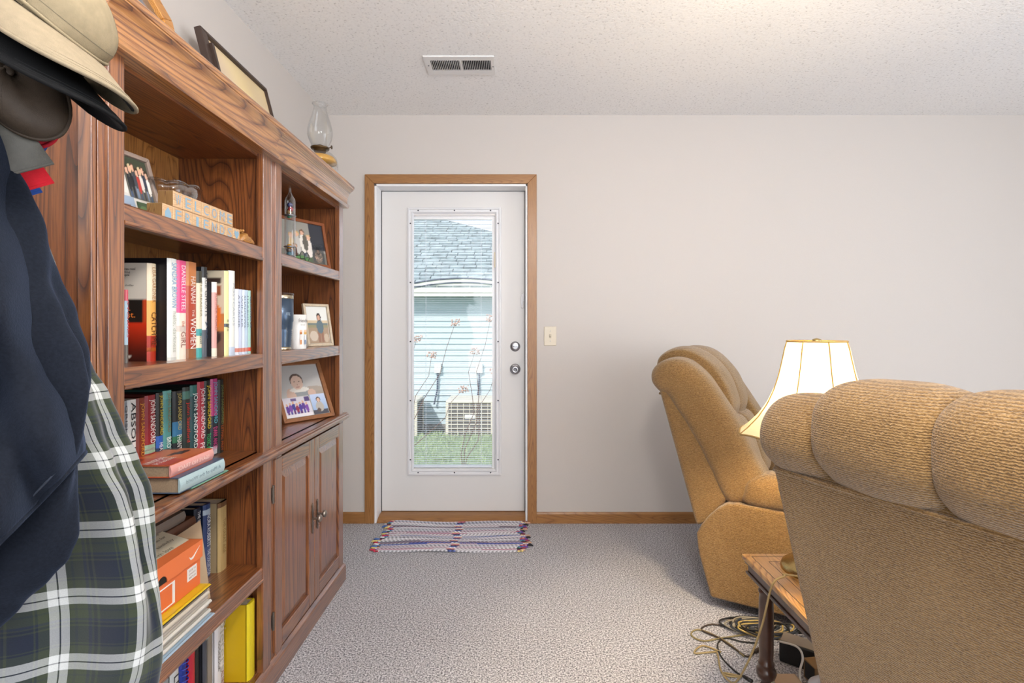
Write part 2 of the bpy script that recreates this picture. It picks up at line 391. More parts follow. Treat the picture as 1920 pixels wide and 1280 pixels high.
box((lx1-.019, YD-.004, 1.54), (lx1-.008, YD+.008, 1.635)).build('blind_slider_knob', mat('ivory_plastic', '#d6c8ad', .45), door, bevel=.002)
steel = mat('brushed_nickel', '#a8a8ac', .28, 1.0)
def rosette(z, parts):
    for nm, prof in parts:
        m = MB(); m.lathe([(r, -y) for r, y in prof], (-.0035+0.0, YD, z), 28, 1); m.build(nm, steel, door, smooth=True)
rosette(1.052, [('deadbolt_plate', [(.031, 0), (.031, .004), (.027, .009), (.012, .010), (0.0001, .010)])])
box((-.017, YD-.026, 1.048), (.010, YD-.010, 1.057)).build('thumb_turn', steel, door, bevel=.003).rotation_euler = (0, 0, 0)
rosette(.912, [('knob_plate', [(.033, 0), (.033, .004), (.029, .008), (.016, .010), (.0001, .010)]), ('door_knob', [(.011, .008), (.011, .03), (.020, .036), (.026, .046), (.026, .056), (.019, .063), (.008, .064), (.008, .060), (.0001, .060)])])
m = MB(); m.box((dx1-.022, YD-.014, 1.29), (dx1-.010, YD, 1.375)); m.box((dx1-.010, YD-.008, 1.33), (dx1-.002, YD-.002, 1.38)); m.build('alarm_contact', white_m, door, bevel=.002)
# bare paint along the latch edge
# ---- light switch
sw = thing('light_switch', 'ivory toggle light switch plate beside the door', 'light switch', (.206, YB, .112*0+1.117))
iv = mat('ivory_plate', '#cfc3ae', .4)
box((.206-.037, YB-.006, 1.061), (.206+.037, YB, 1.175)).build('plate', iv, sw, bevel=.004)
box((.206-.006, YB-.007, 1.106), (.206+.006, YB-.005, 1.130)).build('toggle_slot', mat('ivory_dark', '#a59a85', .5), sw)
m = MB(); m.prism([(YB-.006, 1.122), (YB-.018, 1.127), (YB-.018, 1.120), (YB-.006, 1.112)], 0, .206-.004, .206+.004); m.build('toggle', iv, sw, bevel=.001)
for z in (1.088, 1.148):
    m = MB(); m.lathe([(.003, 0), (.003, .0015), (.0001, .002)], (0, 0, 0), 10, 1); o = m.build('screw', steel, sw, world=False); o.location = (0, -.0058, z-1.117); o.rotation_euler = (R(180), 0, 0)
# ---- added glowing globe above the camera, unseen, brightening ceiling and walls
ke = NT('fill_globe_glow'); ke.b.inputs['Base Color'].default_value = (.9, .9, .88, 1); ke.b.inputs['Emission Color'].default_value = (1, .96, .92, 1); ke.b.inputs['Emission Strength'].default_value = 46
GX, GY = .25, .35
gl0 = thing('fill_globe', 'added white glowing globe out of view, brightening the ceiling and walls', 'fill light', (GX, GY, H))
m = MB(); m.lathe([(.07, H-.001), (.07, H-.018), (.02, H-.026), (.008, H-.03), (.008, H-.16), (.045, H-.165), (.045, H-.19)], (GX, GY, 0), 24); m.build('stem', steel, gl0, smooth=True)
m = MB(); m._ball((GX, GY, H-.32), (.14, .14, .14), 28, 16); m.build('globe', ke.m, gl0, smooth=True)
# ---- ceiling vent
vx0, vx1, vy0, vy1 = -.435, -.102, 2.49, 2.67
vt = thing('ceiling_vent', 'white ceiling air register with two banks of dark slots', 'vent', ((vx0+vx1)/2, (vy0+vy1)/2, H))
vm = mat('vent_white', '#dcdad8', .45); m = MB()
ix0, ix1, iy0, iy1, mid = vx0+.028, vx1-.017, vy0+.035, vy1-.045, (vx0+vx1)/2+.006
m.box((vx0, vy0, H-.006), (ix0, vy1, H)); m.box((ix1, vy0, H-.006), (vx1, vy1, H)); m.box((ix0, vy0, H-.006), (ix1, iy0, H)); m.box((ix0, iy1, H-.006), (ix1, vy1, H)); m.box((mid-.005, iy0, H-.006), (mid+.005, iy1, H))
m.build('register_frame', vm, vt)
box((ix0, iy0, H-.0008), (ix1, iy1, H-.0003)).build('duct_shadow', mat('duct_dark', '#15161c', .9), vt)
for a, b, sl in ((ix0, mid-.005, .0012), (mid+.005, ix1, -.0012)):
    for i in range(16):
        x = a+(i+.5)*(b-a)/16; g = MB(); g.prism([(x-.0022, H-.001), (x-.0002, H-.001), (x+.0018+sl, H-.007), (x-.0002+sl, H-.007)], 1, iy0, iy1); g.build('louver', vm, vt)
for x, y in ((vx0+.014, (iy0+iy1)/2), (vx1-.008, (iy0+iy1)/2+.01)):
    m = MB(); m.lathe([(.004, H-.0075), (.004, H-.0055)], (x, y, 0), 10); m.build('screw', mat('screw_grey', '#77777c', .4, .6), vt)

# ------------------------------------------------------------------ outdoors, seen through the blinds
def lawn_z(y): return -.12-(y-3.4)*.115
grass_m = mat('lawn', '#7f8f6c', .95, var=.45, vscale=9, bump=1.0, bscale=40, spec=.1)
m = MB(); m.grid(lambda u, v: (-9+18*u, 3.4+8.2*v, lawn_z(3.4+8.2*v)+.03*noise.noise(Vector((u*30, v*20, 0)))), 60, 40)
g = m.build('ground', grass_m, smooth=True); struct(g, 'green lawn sloping to the house next door', 'lawn')
m = MB()
for i in range(5200):
    x = random.uniform(-3.2, .7); y = 3.7+random.random()**.8*6.9; z = lawn_z(y)-.02; h = random.uniform(.05, .11); a = random.uniform(0, 6.28); w = .006+.002*(y-4)
    dx, dy = math.cos(a)*w, math.sin(a)*w; l = random.uniform(-.03, .03)
    m.add([(x-dx, y-dy, z), (x+dx, y+dy, z), (x+l, y+l*.5, z+h)], [(0, 1, 2)])
o = m.build('grass_blades', mat('grass_blade', '#93a37c', .8, var=.35, vscale=3), fix=False); tag(o, 'short green grass outside the door', 'grass', kind='stuff')
HW = 11.0; HZ = lawn_z(HW); EZ = 1.80
house = thing('neighbour_house', 'pale blue sided house with grey shingle roof seen through the door blinds', 'house', (-2, HW, HZ))
sid = mat('pale_siding', '#b6c8cf', .6)
wm = MB(); wm.box((-8, HW+.03, HZ-.3), (3.4, HW+.2, EZ)); wm.build('wall', mat('house_sheathing', '#8fa2a8', .7), house)
nb = int((EZ-.08-HZ)/.118)+1
bm_ = None
for i in range(nb):
    z = HZ+.16+i*.118
    if z > EZ-.1: break
    if bm_ is None:
        g = MB(); g.prism([(HW-.006, 0), (HW+.03, 0), (HW+.03, .124), (HW+.022, .124)], 0, -4.6, 2.2); o = g.build('siding_board', sid, house); o.location.z = z; o.location = (o.location.x, o.location.y, z-0); bm_ = o
        o.location = (0, 0, z-HZ+HZ)
    else:
        o = bm_.copy(); C.objects.link(o); o.parent = house; o.location = (0, 0, z)
    
box((-5, HW-.02, HZ-.1), (2.5, HW+.03, HZ+.16)).build('foundation', mat('concrete', '#8a8680', .9, var=.2), house)
box((-8, HW-.42, EZ-.02), (3.9, HW+.05, EZ)).build('soffit', mat('soffit_grey', '#c9cbc4', .7), house)
box((-8, HW-.44, EZ-.02), (3.9, HW-.40, EZ+.14)).build('fascia', mat('fascia_cream', '#e4e6d6', .6), house)
roof = mat('shingle', '#9aa6aa', .9, var=.35, vscale=14, stretch=(.35, 1.4, 1.4), bump=.4, bscale=30)
A_ = Vector((-2.5, 15.2, 4.35)); E_ = Vector((3.9, HW-.46, EZ+.14)); L0 = Vector((-8, HW-.46, EZ+.14)); L1 = Vector((-8, 15.2, 4.35)); B_ = Vector((3.9, 19.5, EZ+.14))
m = MB(); m.add([L0, E_, A_, L1, B_], [(0, 1, 2, 3), (1, 4, 2)]); m.build('roof_deck', mat('roof_felt', '#7c8589', .95), house)
# shingle courses laid over the front slope, each a row of tabs
nc = 26
for i in range(nc):
    t0 = i/nc; t1 = (i+1.15)/nc
    def P(t, x, lift): 
        p = L0.lerp(L1, t); return (x, p.y-.02*lift, p.z+.035*lift)
    xr0 = E_.x+(A_.x-E_.x)*t0; xr1 = E_.x+(A_.x-E_.x)*min(t1, 1)
    g = MB(); x = -6.2+random.random()*.3
    while x < xr1-.02:
        w = random.uniform(.18, .42); xe = min(x+w, xr1); lift = random.uniform(.8, 1.5)
        g.add([P(t0, x, lift), P(t0, xe-.012, lift), P(min(t1, 1), xe-.012, .25), P(min(t1, 1), x, .25), P(t0, x, 0), P(t0, xe-.012, 0)], [(0, 1, 2, 3), (4, 5, 1, 0)])
        x = xe
    if g.v: g.build('shingle_course', roof, house, fix=False)
# dark arched bars and a pale arched board over the eave
arc = [(-2.25+2.4*u, HW-.47, EZ+.17+.16*math.sin(math.pi*u)**.8) for u in [i/16 for i in range(17)]]
m = MB(); m.tube(arc, .018, 6); m.build('arched_bar', mat('slate_grey', '#4c5566', .6), house)
m = MB(); m.tube([(x, y-.01, z-.085) for x, y, z in arc], .013, 6); m.build('arched_bar', MATS['slate_grey'], house)
m = MB(); m.prism([(p[0], p[2]) for p in arc]+[(.15, EZ+.05), (-2.25, EZ+.05)], 1, HW-.465, HW-.45); m.build('arched_board', MATS['fascia_cream'], house)
for x, z in ((-1.57, .33), (-.72, .33)):
    o = box((x-.10, HW-.08, z-.11), (x+.04, HW-.02, z+.10)).build('utility_box', mat('utility_white', '#d8dcd8', .5), house, bevel=.01)
    m = MB(); m.tube([(x-.03, HW-.05, z-.1), (x-.04, HW-.05, z-.45), (x-.1, HW-.1, z-.75)], .018, 6); m.build('conduit', MATS['slate_grey'], house)
def condenser(x0, x1, label, rnd):
    y0 = HW-.95; y1 = HW-.2; z0 = lawn_z(HW-.5)+.02; z1 = z0+.70
    t = thing('air_conditioner', label, 'air conditioner', ((x0+x1)/2, (y0+y1)/2, z0))
    dk = mat('condenser_coil', '#5a544e', .7); lt = mat('condenser_cream', '#cfc8ba', .5)
    box((x0-.1, y0-.1, z0-.12), (x1+.1, y1+.1, z0)).build('pad', MATS['concrete'], t)
    box((x0+.02, y0+.02, z0), (x1-.02, y1-.02, z1-.05)).build('coil', dk, t)
    box((x0, y0, z1-.06), (x1, y1, z1)).build('top_cover', lt, t, bevel=.02)
    for px in (x0, x1-.05): 
        for py in (y0, y1-.05): box((px, py, z0), (px+.05, py+.05, z1-.05)).build('corner_post', lt, t)
    for i in range(9):
        z = z0+.03+i*.07; box((x0+.05, y0-.004, z), (x1-.05, y0+.01, z+.012)).build('grille_bar', lt, t)
    for i in range(7):
        x = x0+.05+(i+.5)*(x1-x0-.1)/7; box((x-.006, y0-.006, z0), (x+.006, y0+.008, z1-.06)).build('grille_bar', lt, t)
    box(((x0+x1)/2-.09, y0-.012, z0+.36), ((x0+x1)/2+.10, y0-.004, z0+.43)).build('name_plate', mat('plate_white', '#e2e0da', .5), t)
condenser(-1.32, -.42, 'cream air conditioner outside with a white plate on its square grille', 1)
condenser(-2.75, -1.86, 'tan air conditioner outside at the far edge of the door glass', 0)
# a leafless shrub with dry flower heads close to the door
sh = thing('flowering_shrub', 'bare twiggy shrub with dried pink flower heads outside the door', 'shrub', (-1.25, 5.6, lawn_z(5.6)))
twig = mat('twig_brown', '#6b5148', .8); heads = mat('dry_blossom', '#c3a79b', .9, var=.3, vscale=60)
for bx_, tips in ((-1.25, [(-1.02, 5.5, 1.05), (-.62, 5.5, 1.22), (-.86, 5.45, .88), (-.55, 5.6, .52)]), (-.55, [(-.26, 5.5, 1.26), (-.42, 5.55, .92), (-.22, 5.6, .70)])):
    for tx, ty, tz in tips:
        b = Vector((bx_, 5.6, lawn_z(5.6))); e = Vector((tx, ty, tz)); pts = [b.lerp(e, i/6)+Vector((.05*math.sin(i*1.7+tx*9), .03*math.cos(i*2.1), 0))*(0 if i in (0, 6) else 1) for i in range(7)]
        m = MB(); m.tube(pts, [.006-.0006*i for i in range(7)], 5); br = m.build('branch', twig, sh)
        for q in range(3):
            p = pts[3+q]; d = Vector((random.uniform(-.12, .12), 0, random.uniform(.05, .16))); m = MB(); m.tube([p, p+d*.6, p+d], [.003, .0025, .0015], 4); m.build('twig', twig, br)
        m = MB()
        for q in range(34):
            a = random.uniform(0, 6.28); rr = random.random()**.5*.055; c = e+Vector((rr*math.cos(a), rr*math.sin(a)*.8, random.uniform(-.035, .035)))
            m._ball(c, (.010, .010, .008), 5, 3)
        m.build('flower_head', heads, sh, fix=False)
# ------------------------------------------------------------------ the two oak bookcase units
XF = -.80; XBK = -1.085
LU = (1.010, 1.739); RU = (1.743, 2.471)
S1, S2, CT, S4, DK = 1.428, 1.090, .775, .410, .080
crown_prof = [(-.82, 1.722), (-.776, 1.722), (-.773, 1.727), (-.771, 1.734), (-.776, 1.740), (-.780, 1.743), (-.781, 1.752), (-.780, 1.764), (-.776, 1.777), (-.769, 1.789), (-.760, 1.798), (-.753, 1.803), (-.753, 1.806), (-.750, 1.807), (-.748, 1.812), (-.748, 1.820), (-.751, 1.824), (-.82, 1.824)]
ledge_prof = [(-.83, .742), (-.792, .742), (-.786, .746), (-.780, .750), (-.776, .756), (-.775, .762), (-.777, .767), (-.782, .769), (-.784, .770), (-.785, .773), (-.790, .775), (-.83, .775)]
base_prof = [(-.83, 0), (-.790, 0), (-.790, .062), (-.792, .070), (-.797, .074), (-.804, .078), (-.83, .078)]
def shelf_prof(zt):
    return [(XBK, zt-.018), (-.822, zt-.018), (-.822, zt-.044), (-.801, zt-.044), (-.799, zt-.041), (-.799, zt-.036), (-.803, zt-.034), (-.803, zt-.003), (-.806, zt), (XBK, zt)]
def unit(y0, y1, label, doors):
    t = thing('bookcase', label, 'bookcase', (-.95, (y0+y1)/2, 0), group='pair of oak bookcases')
    box((-1.09, y0+.004, 0), (-.82, y0+.022, 1.824)).build('side_panel', oakin(2), t)
    box((-1.09, y1-.022, 0), (-.82, y1-.004, 1.824)).build('side_panel', oakin(2), t)
    box((-1.095, y0+.022, .04), (XBK, y1-.022, 1.80)).build('back_panel', wood('oak_back', '#6a3d17', '#94602c', '#a8723a', 2, 1.5, .4, .2), t)
    box((XBK, y0+.022, 1.715), (-.82, y1-.022, 1.733)).build('top_board', oakin(1), t)
    # stiles and the reeded strip on the near edge
    for nm, a, b in (('stile', y0+.037, y0+.081), ('stile', y1-.048, y1)):
        box((-.822, a, .075), (XF, b, 1.724)).build(nm, oak(2), t, bevel=.0015)
    m = MB()
    for a, b, d in ((0, .012, .004), (.012, .018, .014), (.018, .037, .006)):
        m.box((-.83, y0+a, .075), (XF-d, y0+b, 1.724))
    m.build('reeded_strip', oak(2), t, bevel=.0015)
    m = MB(); m.prism(crown_prof, 1, y0-(.002), y1+(.002)); m.build('crown_moulding', wood('oak_crown', '#4a2814', '#8a5428', '#b27a42', 1, .8, .3, 1.0), t)
    box((-1.09, y0, 1.812), (-.80, y1, 1.8235)).build('top_cap', oak(1), t)
    ya, yb = y0+.0815, y1-.0485
    for z in (S1, S2) if doors else (S1, S2, S4):
        m = MB(); m.prism(shelf_prof(z), 1, ya, yb); 
        m.box((XBK, y0+.022, z-.018), (-.823, ya, z-.0005)); m.box((XBK, yb, z-.018), (-.823, y1-.022, z-.0005))
        m.build('shelf', oak(1), t)
    m = MB(); m.box((XBK, y0+.022, CT-.02), (-.82, y1-.022, CT)); m.prism(ledge_prof, 1, y0-.003, y1+(.018 if doors else .0015)); m.build('counter_ledge', oak(1), t)
    box((XBK, y0+.022, DK-.018), (-.82, y1-.022, DK)).build('bottom_deck', oak(1), t)
    m = MB(); m.prism(base_prof, 1, y0-.004, y1+(.010 if doors else .001)); m.build('plinth', oak(1), t)
    if doors:
        d0, d1, z0, z1 = y0+.026, y1-.014, .090, .733; md = (d0+d1)/2
        for a, b, hs in ((d0, md-.002, 1), (md+.002, d1, -1)):
            dr = thing('door', None, None, (0, 0, 0)); dr.parent = t; dr.location = (-t['_base'][0], -t['_base'][1], 0); del dr['_base']
            f = .052
            for nm, g, ax in (('door_stile', box((-.818, a, z0), (-.797, a+f, z1)), 2), ('door_stile', box((-.818, b-f, z0), (-.797, b, z1)), 2), ('door_rail', box((-.818, a+f, z0), (-.797, b-f, z0+f)), 1), ('door_rail', box((-.818, a+f, z1-f), (-.797, b-f, z1)), 1)):
                g.build(nm, oak(ax), dr, bevel=.0025)
            p0, p1, q0, q1 = a+f, b-f, z0+f, z1-f; g = MB(); e = .028
            g.add([(-.811, p0, q0), (-.811, p1, q0), (-.811, p1, q1), (-.811, p0, q1), (-.800, p0+e, q0+e), (-.800, p1-e, q0+e), (-.800, p1-e, q1-e), (-.800, p0+e, q1-e), (-.816, p0, q0), (-.816, p1, q0), (-.816, p1, q1), (-.816, p0, q1)],
                  [(0, 1, 5, 4), (1, 2, 6, 5), (2, 3, 7, 6), (3, 0, 4, 7), (4, 5, 6, 7), (8, 9, 1, 0), (9, 10, 2, 1), (10, 11, 3, 2), (11, 8, 0, 3)])
            g.build('raised_panel', oak(2), dr)
            hy = a-.003 if hs == 1 else b+.003
            pew = mat('antique_pewter', '#6f655c', .35, .9)
            for hz in (.62, .20):
                g = MB(); g.tube([(-.803, hy, hz-.03), (-.803, hy, hz+.03)], .0045, 8); g.box((-.812, hy-.006, hz-.022), (-.803, hy+.004, hz+.022)); g.build('hinge', pew, dr)
            py = b-.024 if hs == 1 else a+.024; pz = .425
            g = MB(); outl = [(-.006, -.052), (0, -.06), (.006, -.052), (.004, -.04), (.007, -.03), (.004, -.012), (.004, .012), (.007, .03), (.004, .04), (.006, .052), (0, .06), (-.006, .052), (-.004, .04), (-.007, .03), (-.004, .012), (-.004, -.012), (-.007, -.03), (-.004, -.04)]
            g.prism([(py+u, pz+v) for u, v in outl], 0, -.797, -.793); pl = g.build('pull_plate', pew, dr, bevel=.001)
            g = MB(); g.lathe([(.0045, -.795), (.004, -.778), (.0045, -.774), (.011, -.772), (.014, -.768), (.0135, -.763), (.008, -.759), (.0001, -.758)], (0, py, pz), 16, 0)
            g.build('pull_knob', mat('worn_pewter', '#9b9187', .3, .9), dr, smooth=True)
    return t
unit(*LU, 'oak bookcase with open lower shelves full of hardback books', False)
unit(*RU, 'oak bookcase with two panelled cupboard doors below its shelves', True)

# ------------------------------------------------------------------ books
paper_m = mat('page_edges', '#d6cbb6', .8, var=.12, vscale=400, stretch=(.05, 1, .05))
paper_old = mat('page_edges_tan', '#a08a70', .85, var=.15, vscale=300)
def bmat(c, r=.35): return mat('cover_'+c.strip('#')+('m' if r > .5 else ''), c, r)
def ink(c): return mat('ink_'+c.strip('#'), c, .5)
def book(label, Xs, y0, y1, z0, h, depth, spine, cover, texts=(), bands=(), name='hardcover_book', pages=None, rnd=.0035, grp=None):
    """standing book: spine faces +x at Xs, boards along y0 / y1"""
    t = thing(name, label, 'book', (Xs-depth/2, (y0+y1)/2, z0), group=grp); tk = .0022; ym = (y0+y1)/2
    m = MB(); m.box((Xs-depth, y0, z0), (Xs-.004, y0+tk, z0+h)); m.box((Xs-depth, y1-tk, z0), (Xs-.004, y1, z0+h)); m.build('cover_boards', bmat(cover), t)
    n = 6; po = [(Xs-.004+rnd*math.sin(math.pi*i/n)*1.0+ .004*min(1, math.sin(math.pi*i/n)*2), y0+(y1-y0)*i/n) for i in range(n+1)]
    m = MB(); m.prism(po+[(Xs-.006, y1), (Xs-.006, y0)], 2, z0, z0+h); m.build('spine', bmat(spine), t, smooth=False)
    box((Xs-depth+.004, y0+tk, z0+.003), (Xs-.006, y1-tk, z0+h-.004)).build('page_block', pages or paper_m, t)
    xs = Xs+rnd+.0004
    for a, b, c in bands:
        m = MB(); pz = [(x+.0003, y) for x, y in po]; m.prism(pz+[(Xs-.005, y1), (Xs-.005, y0)], 2, z0+h*a, z0+h*b); m.build('spine_band', bmat(c), t)
    for s, c, zc, ln, th, *yo in texts:
        text(s, ink(c), t, (xs+.0006, ym+(yo[0] if yo else 0)*(y1-y0), z0+h*zc), (0, 0, -1), (0, 1, 0), h*ln, (y1-y0)*th)
    return t
G1 = 'books standing on the shelf under the letter blocks'; G2 = 'novels standing on the ledge'; G3 = 'books on the lower shelves'
# upper book shelf
z = S2
book('narrow paperback with a speckled pale blue spine at the start of the row', -.901, 1.227, 1.2395, z, .17, .11, '#9db5c4', '#c9cfd2', [('STORIES', '#b04a50', .6, .5, .5)], [(.0, .25, '#5c5650'), (.85, 1, '#c25560')], 'paperback_book', grp=G1)
b = book('orange and cream hardcover showing its back cover, first tall book in the row', -.895, 1.299, 1.3285, z, .240, .15, '#e0a452', '#d8cfc0', [('LISA GARDNER', '#a87440', .78, .36, .42), ('CATCH ME', '#5a2c14', .33, .34, .62)], [(.62, 1, '#e3d3b6'), (0, .26, '#a32c18'), (.10, .14, '#e07a28')], grp=G1)
def catch_bg(u, v):
    if v > .62: return '#d9d0c2'
    if v > .40: return '#1c1714'
    k = v/.40; return (0.20+.62*k, .07+.13*k, .05+.03*k)
paint('back_cover_print', b, (-.895-.15, 1.2984, z), (1, 0, 0), (0, 0, 1), .146, .24, catch_bg, [('r', .93, .40, 1, .62, '#c2461f'), ('r', .45, .035, .75, .065, '#cfc8bd')], 44)
for s, zc, xc, w, hh, c in (('me.', .54, .62, .028, .013, '#e07a2c'), ('first.', .475, .66, .04, .014, '#e07a2c'), ('The crime was real', .94, .56, .07, .006, '#4d443c'), ('and chilling', .905, .56, .045, .006, '#4d443c'), ('People', .875, .62, .024, .007, '#33291f'), ('An astonishing thriller', .77, .54, .07, .006, '#4d443c'), ('Time', .70, .6, .02, .006, '#33291f'), ('Also available', .24, .52, .045, .006, '#e0a080'), ('as an audiobook', .215, .52, .05, .006, '#e0a080')):
    text(s, ink(c), b, (-.895-.15+.15*xc, 1.2977, z+.24*zc), (1, 0, 0), (0, 0, 1), w, hh)
b = book('tall black hardcover with a white spine lettered in blue', -.866, 1.330, 1.364, z, .256, .165, '#e2e2dc', '#17171b', [('SANDRA BROWN', '#7ea0bd', .74, .44, .6), ('hello, darkness', '#b0b3a4', .28, .4, .45)], [(0, .03, '#c9c9c2')], grp=G1)
paint('author_photo', b, (-.866-.075, 1.3296, z+.05), (1, 0, 0), (0, 0, 1), .06, .15, '#1c1c20', [('r', .2, .2, .75, .26, '#4d4d50'), ('r', .2, .42, .75, .47, '#45454a'), ('r', .2, .62, .75, .66, '#4b4b50'), ('r', .2, .82, .75, .87, '#46464a')], 26)
book('pink and cream hardcover with white lettering', -.868, 1.367, 1.407, z, .256, .16, '#e7d9c8', '#23201f', [('DANIELLE STEEL', '#f4e4e6', .72, .46, .42), ('the', '#c06a50', .36, .06, .3), ('GIRL', '#8a4c48', .2, .16, .5)], [(.47, 1, '#d8497c'), (.28, .34, '#c9b9ae')], grp=G1)
book('red and rust hardcover with a mauve edge and white capitals', -.872, 1.410, 1.460, z, .258, .165, '#a8432c', '#7d2c22', [('HANNAH', '#e8d8d2', .71, .28, .42), ('THE', '#e8d8d2', .47, .07, .18), ('WOMEN', '#f0e6e2', .26, .32, .5)], [(.75, 1, '#b9713c'), (0, .1, '#8a5a38')], grp=G1)
book('slim cream and teal paperback leaning between taller covers', -.874, 1.463, 1.486, z, .238, .12, '#d9d2b8', '#3a3632', [('THE READER', '#857a5c', .68, .42, .4), ('novel', '#3a5a5a', .22, .12, .5)], [(.25, .33, '#3e9292'), (0, .11, '#3e9a98'), (.86, 1, '#3c3b30')], 'paperback_book', grp=G1)
book('slim black and white spined hardcover beside the collage cover', -.874, 1.488, 1.510, z, .252, .15, '#ddd9d2', '#26262a', [('TRUE GHOSTS', '#2a2c33', .7, .5, .55), ('yes', '#3f4f64', .3, .2, .5)], [(.88, 1, '#222326'), (0, .3, '#50555e')], grp=G1)
book('narrow pink spined paperback in front of the collage cover', -.860, 1.5145, 1.535, z, .212, .10, '#d9a49c', '#2b2a2e', [('SUMMER ROAD', '#a86a62', .6, .5, .5)], [(0, .11, '#e6dcc8'), (.86, 1, '#e2dfd8')], 'paperback_book', grp=G1)
b = book('hardcover with a pale yellow spine and an orange collage cover', -.840, 1.540, 1.562, z, .246, .16, '#dcd79a', '#b89a78', [('a life', '#6d6a44', .36, .14, .5)], [(.34, .38, '#4a5058')], grp=G1)
paint('collage_cover_print', b, (-.84-.155, 1.5394, z), (1, 0, 0), (0, 0, 1), .153, .246, '#c8bba2', [('r', 0, 0, 1, .28, '#6e5243'), ('r', .05, .28, 1, .5, '#b8763f'), ('e', .74, .47, .22, .17, '#d4722c'), ('r', .55, .86, .95, .93, '#3a2c26'), ('r', .7, .72, .93, .82, '#8a4a2c'), ('r', .7, .62, .88, .69, '#4d3b38'), ('e', .8, .22, .14, .1, '#3b2c28'), ('e', .62, .15, .1, .08, '#a88672'), ('r', .15, .4, .6, .8, '#8d4f38')], 44)
b = book('thick white spined hardcover next to the thin pastel paperbacks', -.840, 1.565, 1.596, z, .250, .165, '#dfe0d8', '#9b9484', [('POSTCARDS', '#aeb2b6', .6, .5, .35)], [(.0, .1, '#b9c4d4')], grp=G1)
for i, (c, ln, lb) in enumerate((('#cfd3dc', 'A MURDER', 'thin white paperback, first of the pastel five'), ('#b8bfd0', 'WINTER', 'thin lilac paperback, second of the pastel five'), ('#ccd6e2', 'SHADOWS', 'thin pale blue paperback, middle of the pastel five'), ('#a9bccb', 'HARBOUR', 'thin slate blue paperback, fourth of the pastel five'), ('#9fc0b4', 'GARDENS', 'thin sea green paperback at the end of the pastel five'))):
    y0 = 1.5985+i*.0178
    book(lb, -.838, y0, y0+.0165, z, .198, .105, c, '#3d4352', [(ln, '#5d6678', .66, .5, .5)], [(.04, .1, '#c07868' if i < 4 else '#c2442c')], 'paperback_book', grp='pastel paperbacks')
# ledge of novels
SP = -.936; z = CT
def sp(p): return .936/(967-p)*1000
row = [(231, 239.5, .222, '#8b9298', '#6c737a', 'grey hardcover, first novel on the ledge', [('GRISHAM', '#3c4248', .7, .5, .5)], []),
 (240, 257, .222, '#dcdcd8', '#c8c8c4', 'white hardcover with widely spaced black capitals', [('ABSOLUTE', '#24262a', .58, .78, .5)], [(0, .04, '#8a8a88')]),
 (257.6, 273, .222, '#7a2f1e', '#4a1c14', 'brown and red hardcover with gold lettering', [('JOHN SANDFORD', '#d99a34', .64, .6, .55), ("THE HANGED MAN'S", '#f0d8d0', .16, .28, .5)], [(0, .3, '#b8302a'), (.28, .34, '#96442a')]),
 (273.6, 293.5, .224, '#8c1f28', '#5c161c', 'crimson hardcover with a small pale landscape across its spine', [('JOHN SANDFORD', '#f2f0ea', .70, .5, .62), ('MAD DOG', '#e8d890', .16, .26, .6)], [(.34, .44, '#8fae94'), (.37, .40, '#dfe4d8')]),
 (295, 306.5, .226, '#22221f', '#161616', 'black hardcover with yellow and white lettering and a blue patch', [('JOHN SANDFORD', '#d9c63c', .74, .46, .66), ('HEAT LIGHTNING', '#f0efe9', .22, .4, .6)], [(.36, .50, '#2a5cb0'), (.30, .36, '#1a3050')]),
 (307.2, 323, .228, '#4f8f8c', '#2c5654', 'teal hardcover with pale lettering', [('JOHN SANDFORD', '#8a6a3a', .74, .46, .5), ('BROKEN PREY', '#e8efe8', .24, .42, .55)], [(.9, 1, '#5fa39d'), (0, .2, '#3c7474')]),
 (325.5, 343.5, .222, '#1e2226', '#101214', 'black hardcover with a blue and green glow and narrow gold letters', [('JOHN SANDFORD', '#c9b86a', .74, .46, .5), ('PHANTOM PREY', '#e6e6e2', .24, .42, .5)], [(.44, .62, '#2f6c94'), (.36, .44, '#2c6a4c')]),
 (344.5, 357.6, .228, '#2b3330', '#1b211f', 'charcoal hardcover with red lettering', [('John Sandford', '#d03a34', .56, .5, .6), ('PREY', '#d8dcd8', .13, .16, .5)], [(.85, .95, '#4a7a70')]),
 (358.2, 370.5, .230, '#24464a', '#16282c', 'dark green hardcover with large white capitals', [('JOHN SANDFORD', '#eef0ec', .55, .7, .8)], [(0, .1, '#a8b8b4'), (.86, 1, '#2f6a66')]),
 (372, 384.2, .236, '#b23a48', '#5a1a24', 'raspberry hardcover with large white capitals', [('JOHN SANDFORD', '#f4e8e8', .6, .64, .8), ('PREY', '#f4e8e8', .13, .2, .7)], []),
 (384.8, 395.2, .236, '#232826', '#151816', 'black hardcover lettered in yellow above green', [('JOHN SANDFORD', '#e2c62e', .66, .56, .82), ('TOXIC PREY', '#44c474', .18, .28, .7)], []),
 (396, 408.8, .238, '#2a2e38', '#191c22', 'black and magenta hardcover lettered in turquoise', [('JOHN SANDFORD', '#5fb8c8', .69, .54, .66), ('DARK ANGEL', '#d84a8a', .22, .3, .6)], [(.52, 1, '#b23a74'), (.02, .12, '#b8bcc0')]),
 (410.5, 419.8, .232, '#1d1f1c', '#121310', 'near black hardcover with dim olive lettering, last novel beside the bookcase side', [('JOHN SANDFORD', '#75804a', .66, .54, .6), ('LETHAL PREY', '#b0582c', .2, .34, .5)], [])]
for p0, p1, h, sc, cc, lb, tx, bd in row:
    book(lb, SP, sp(p0), sp(p1)-.0006, z, h, .145, sc, cc, tx, bd, grp=G2, rnd=.002)
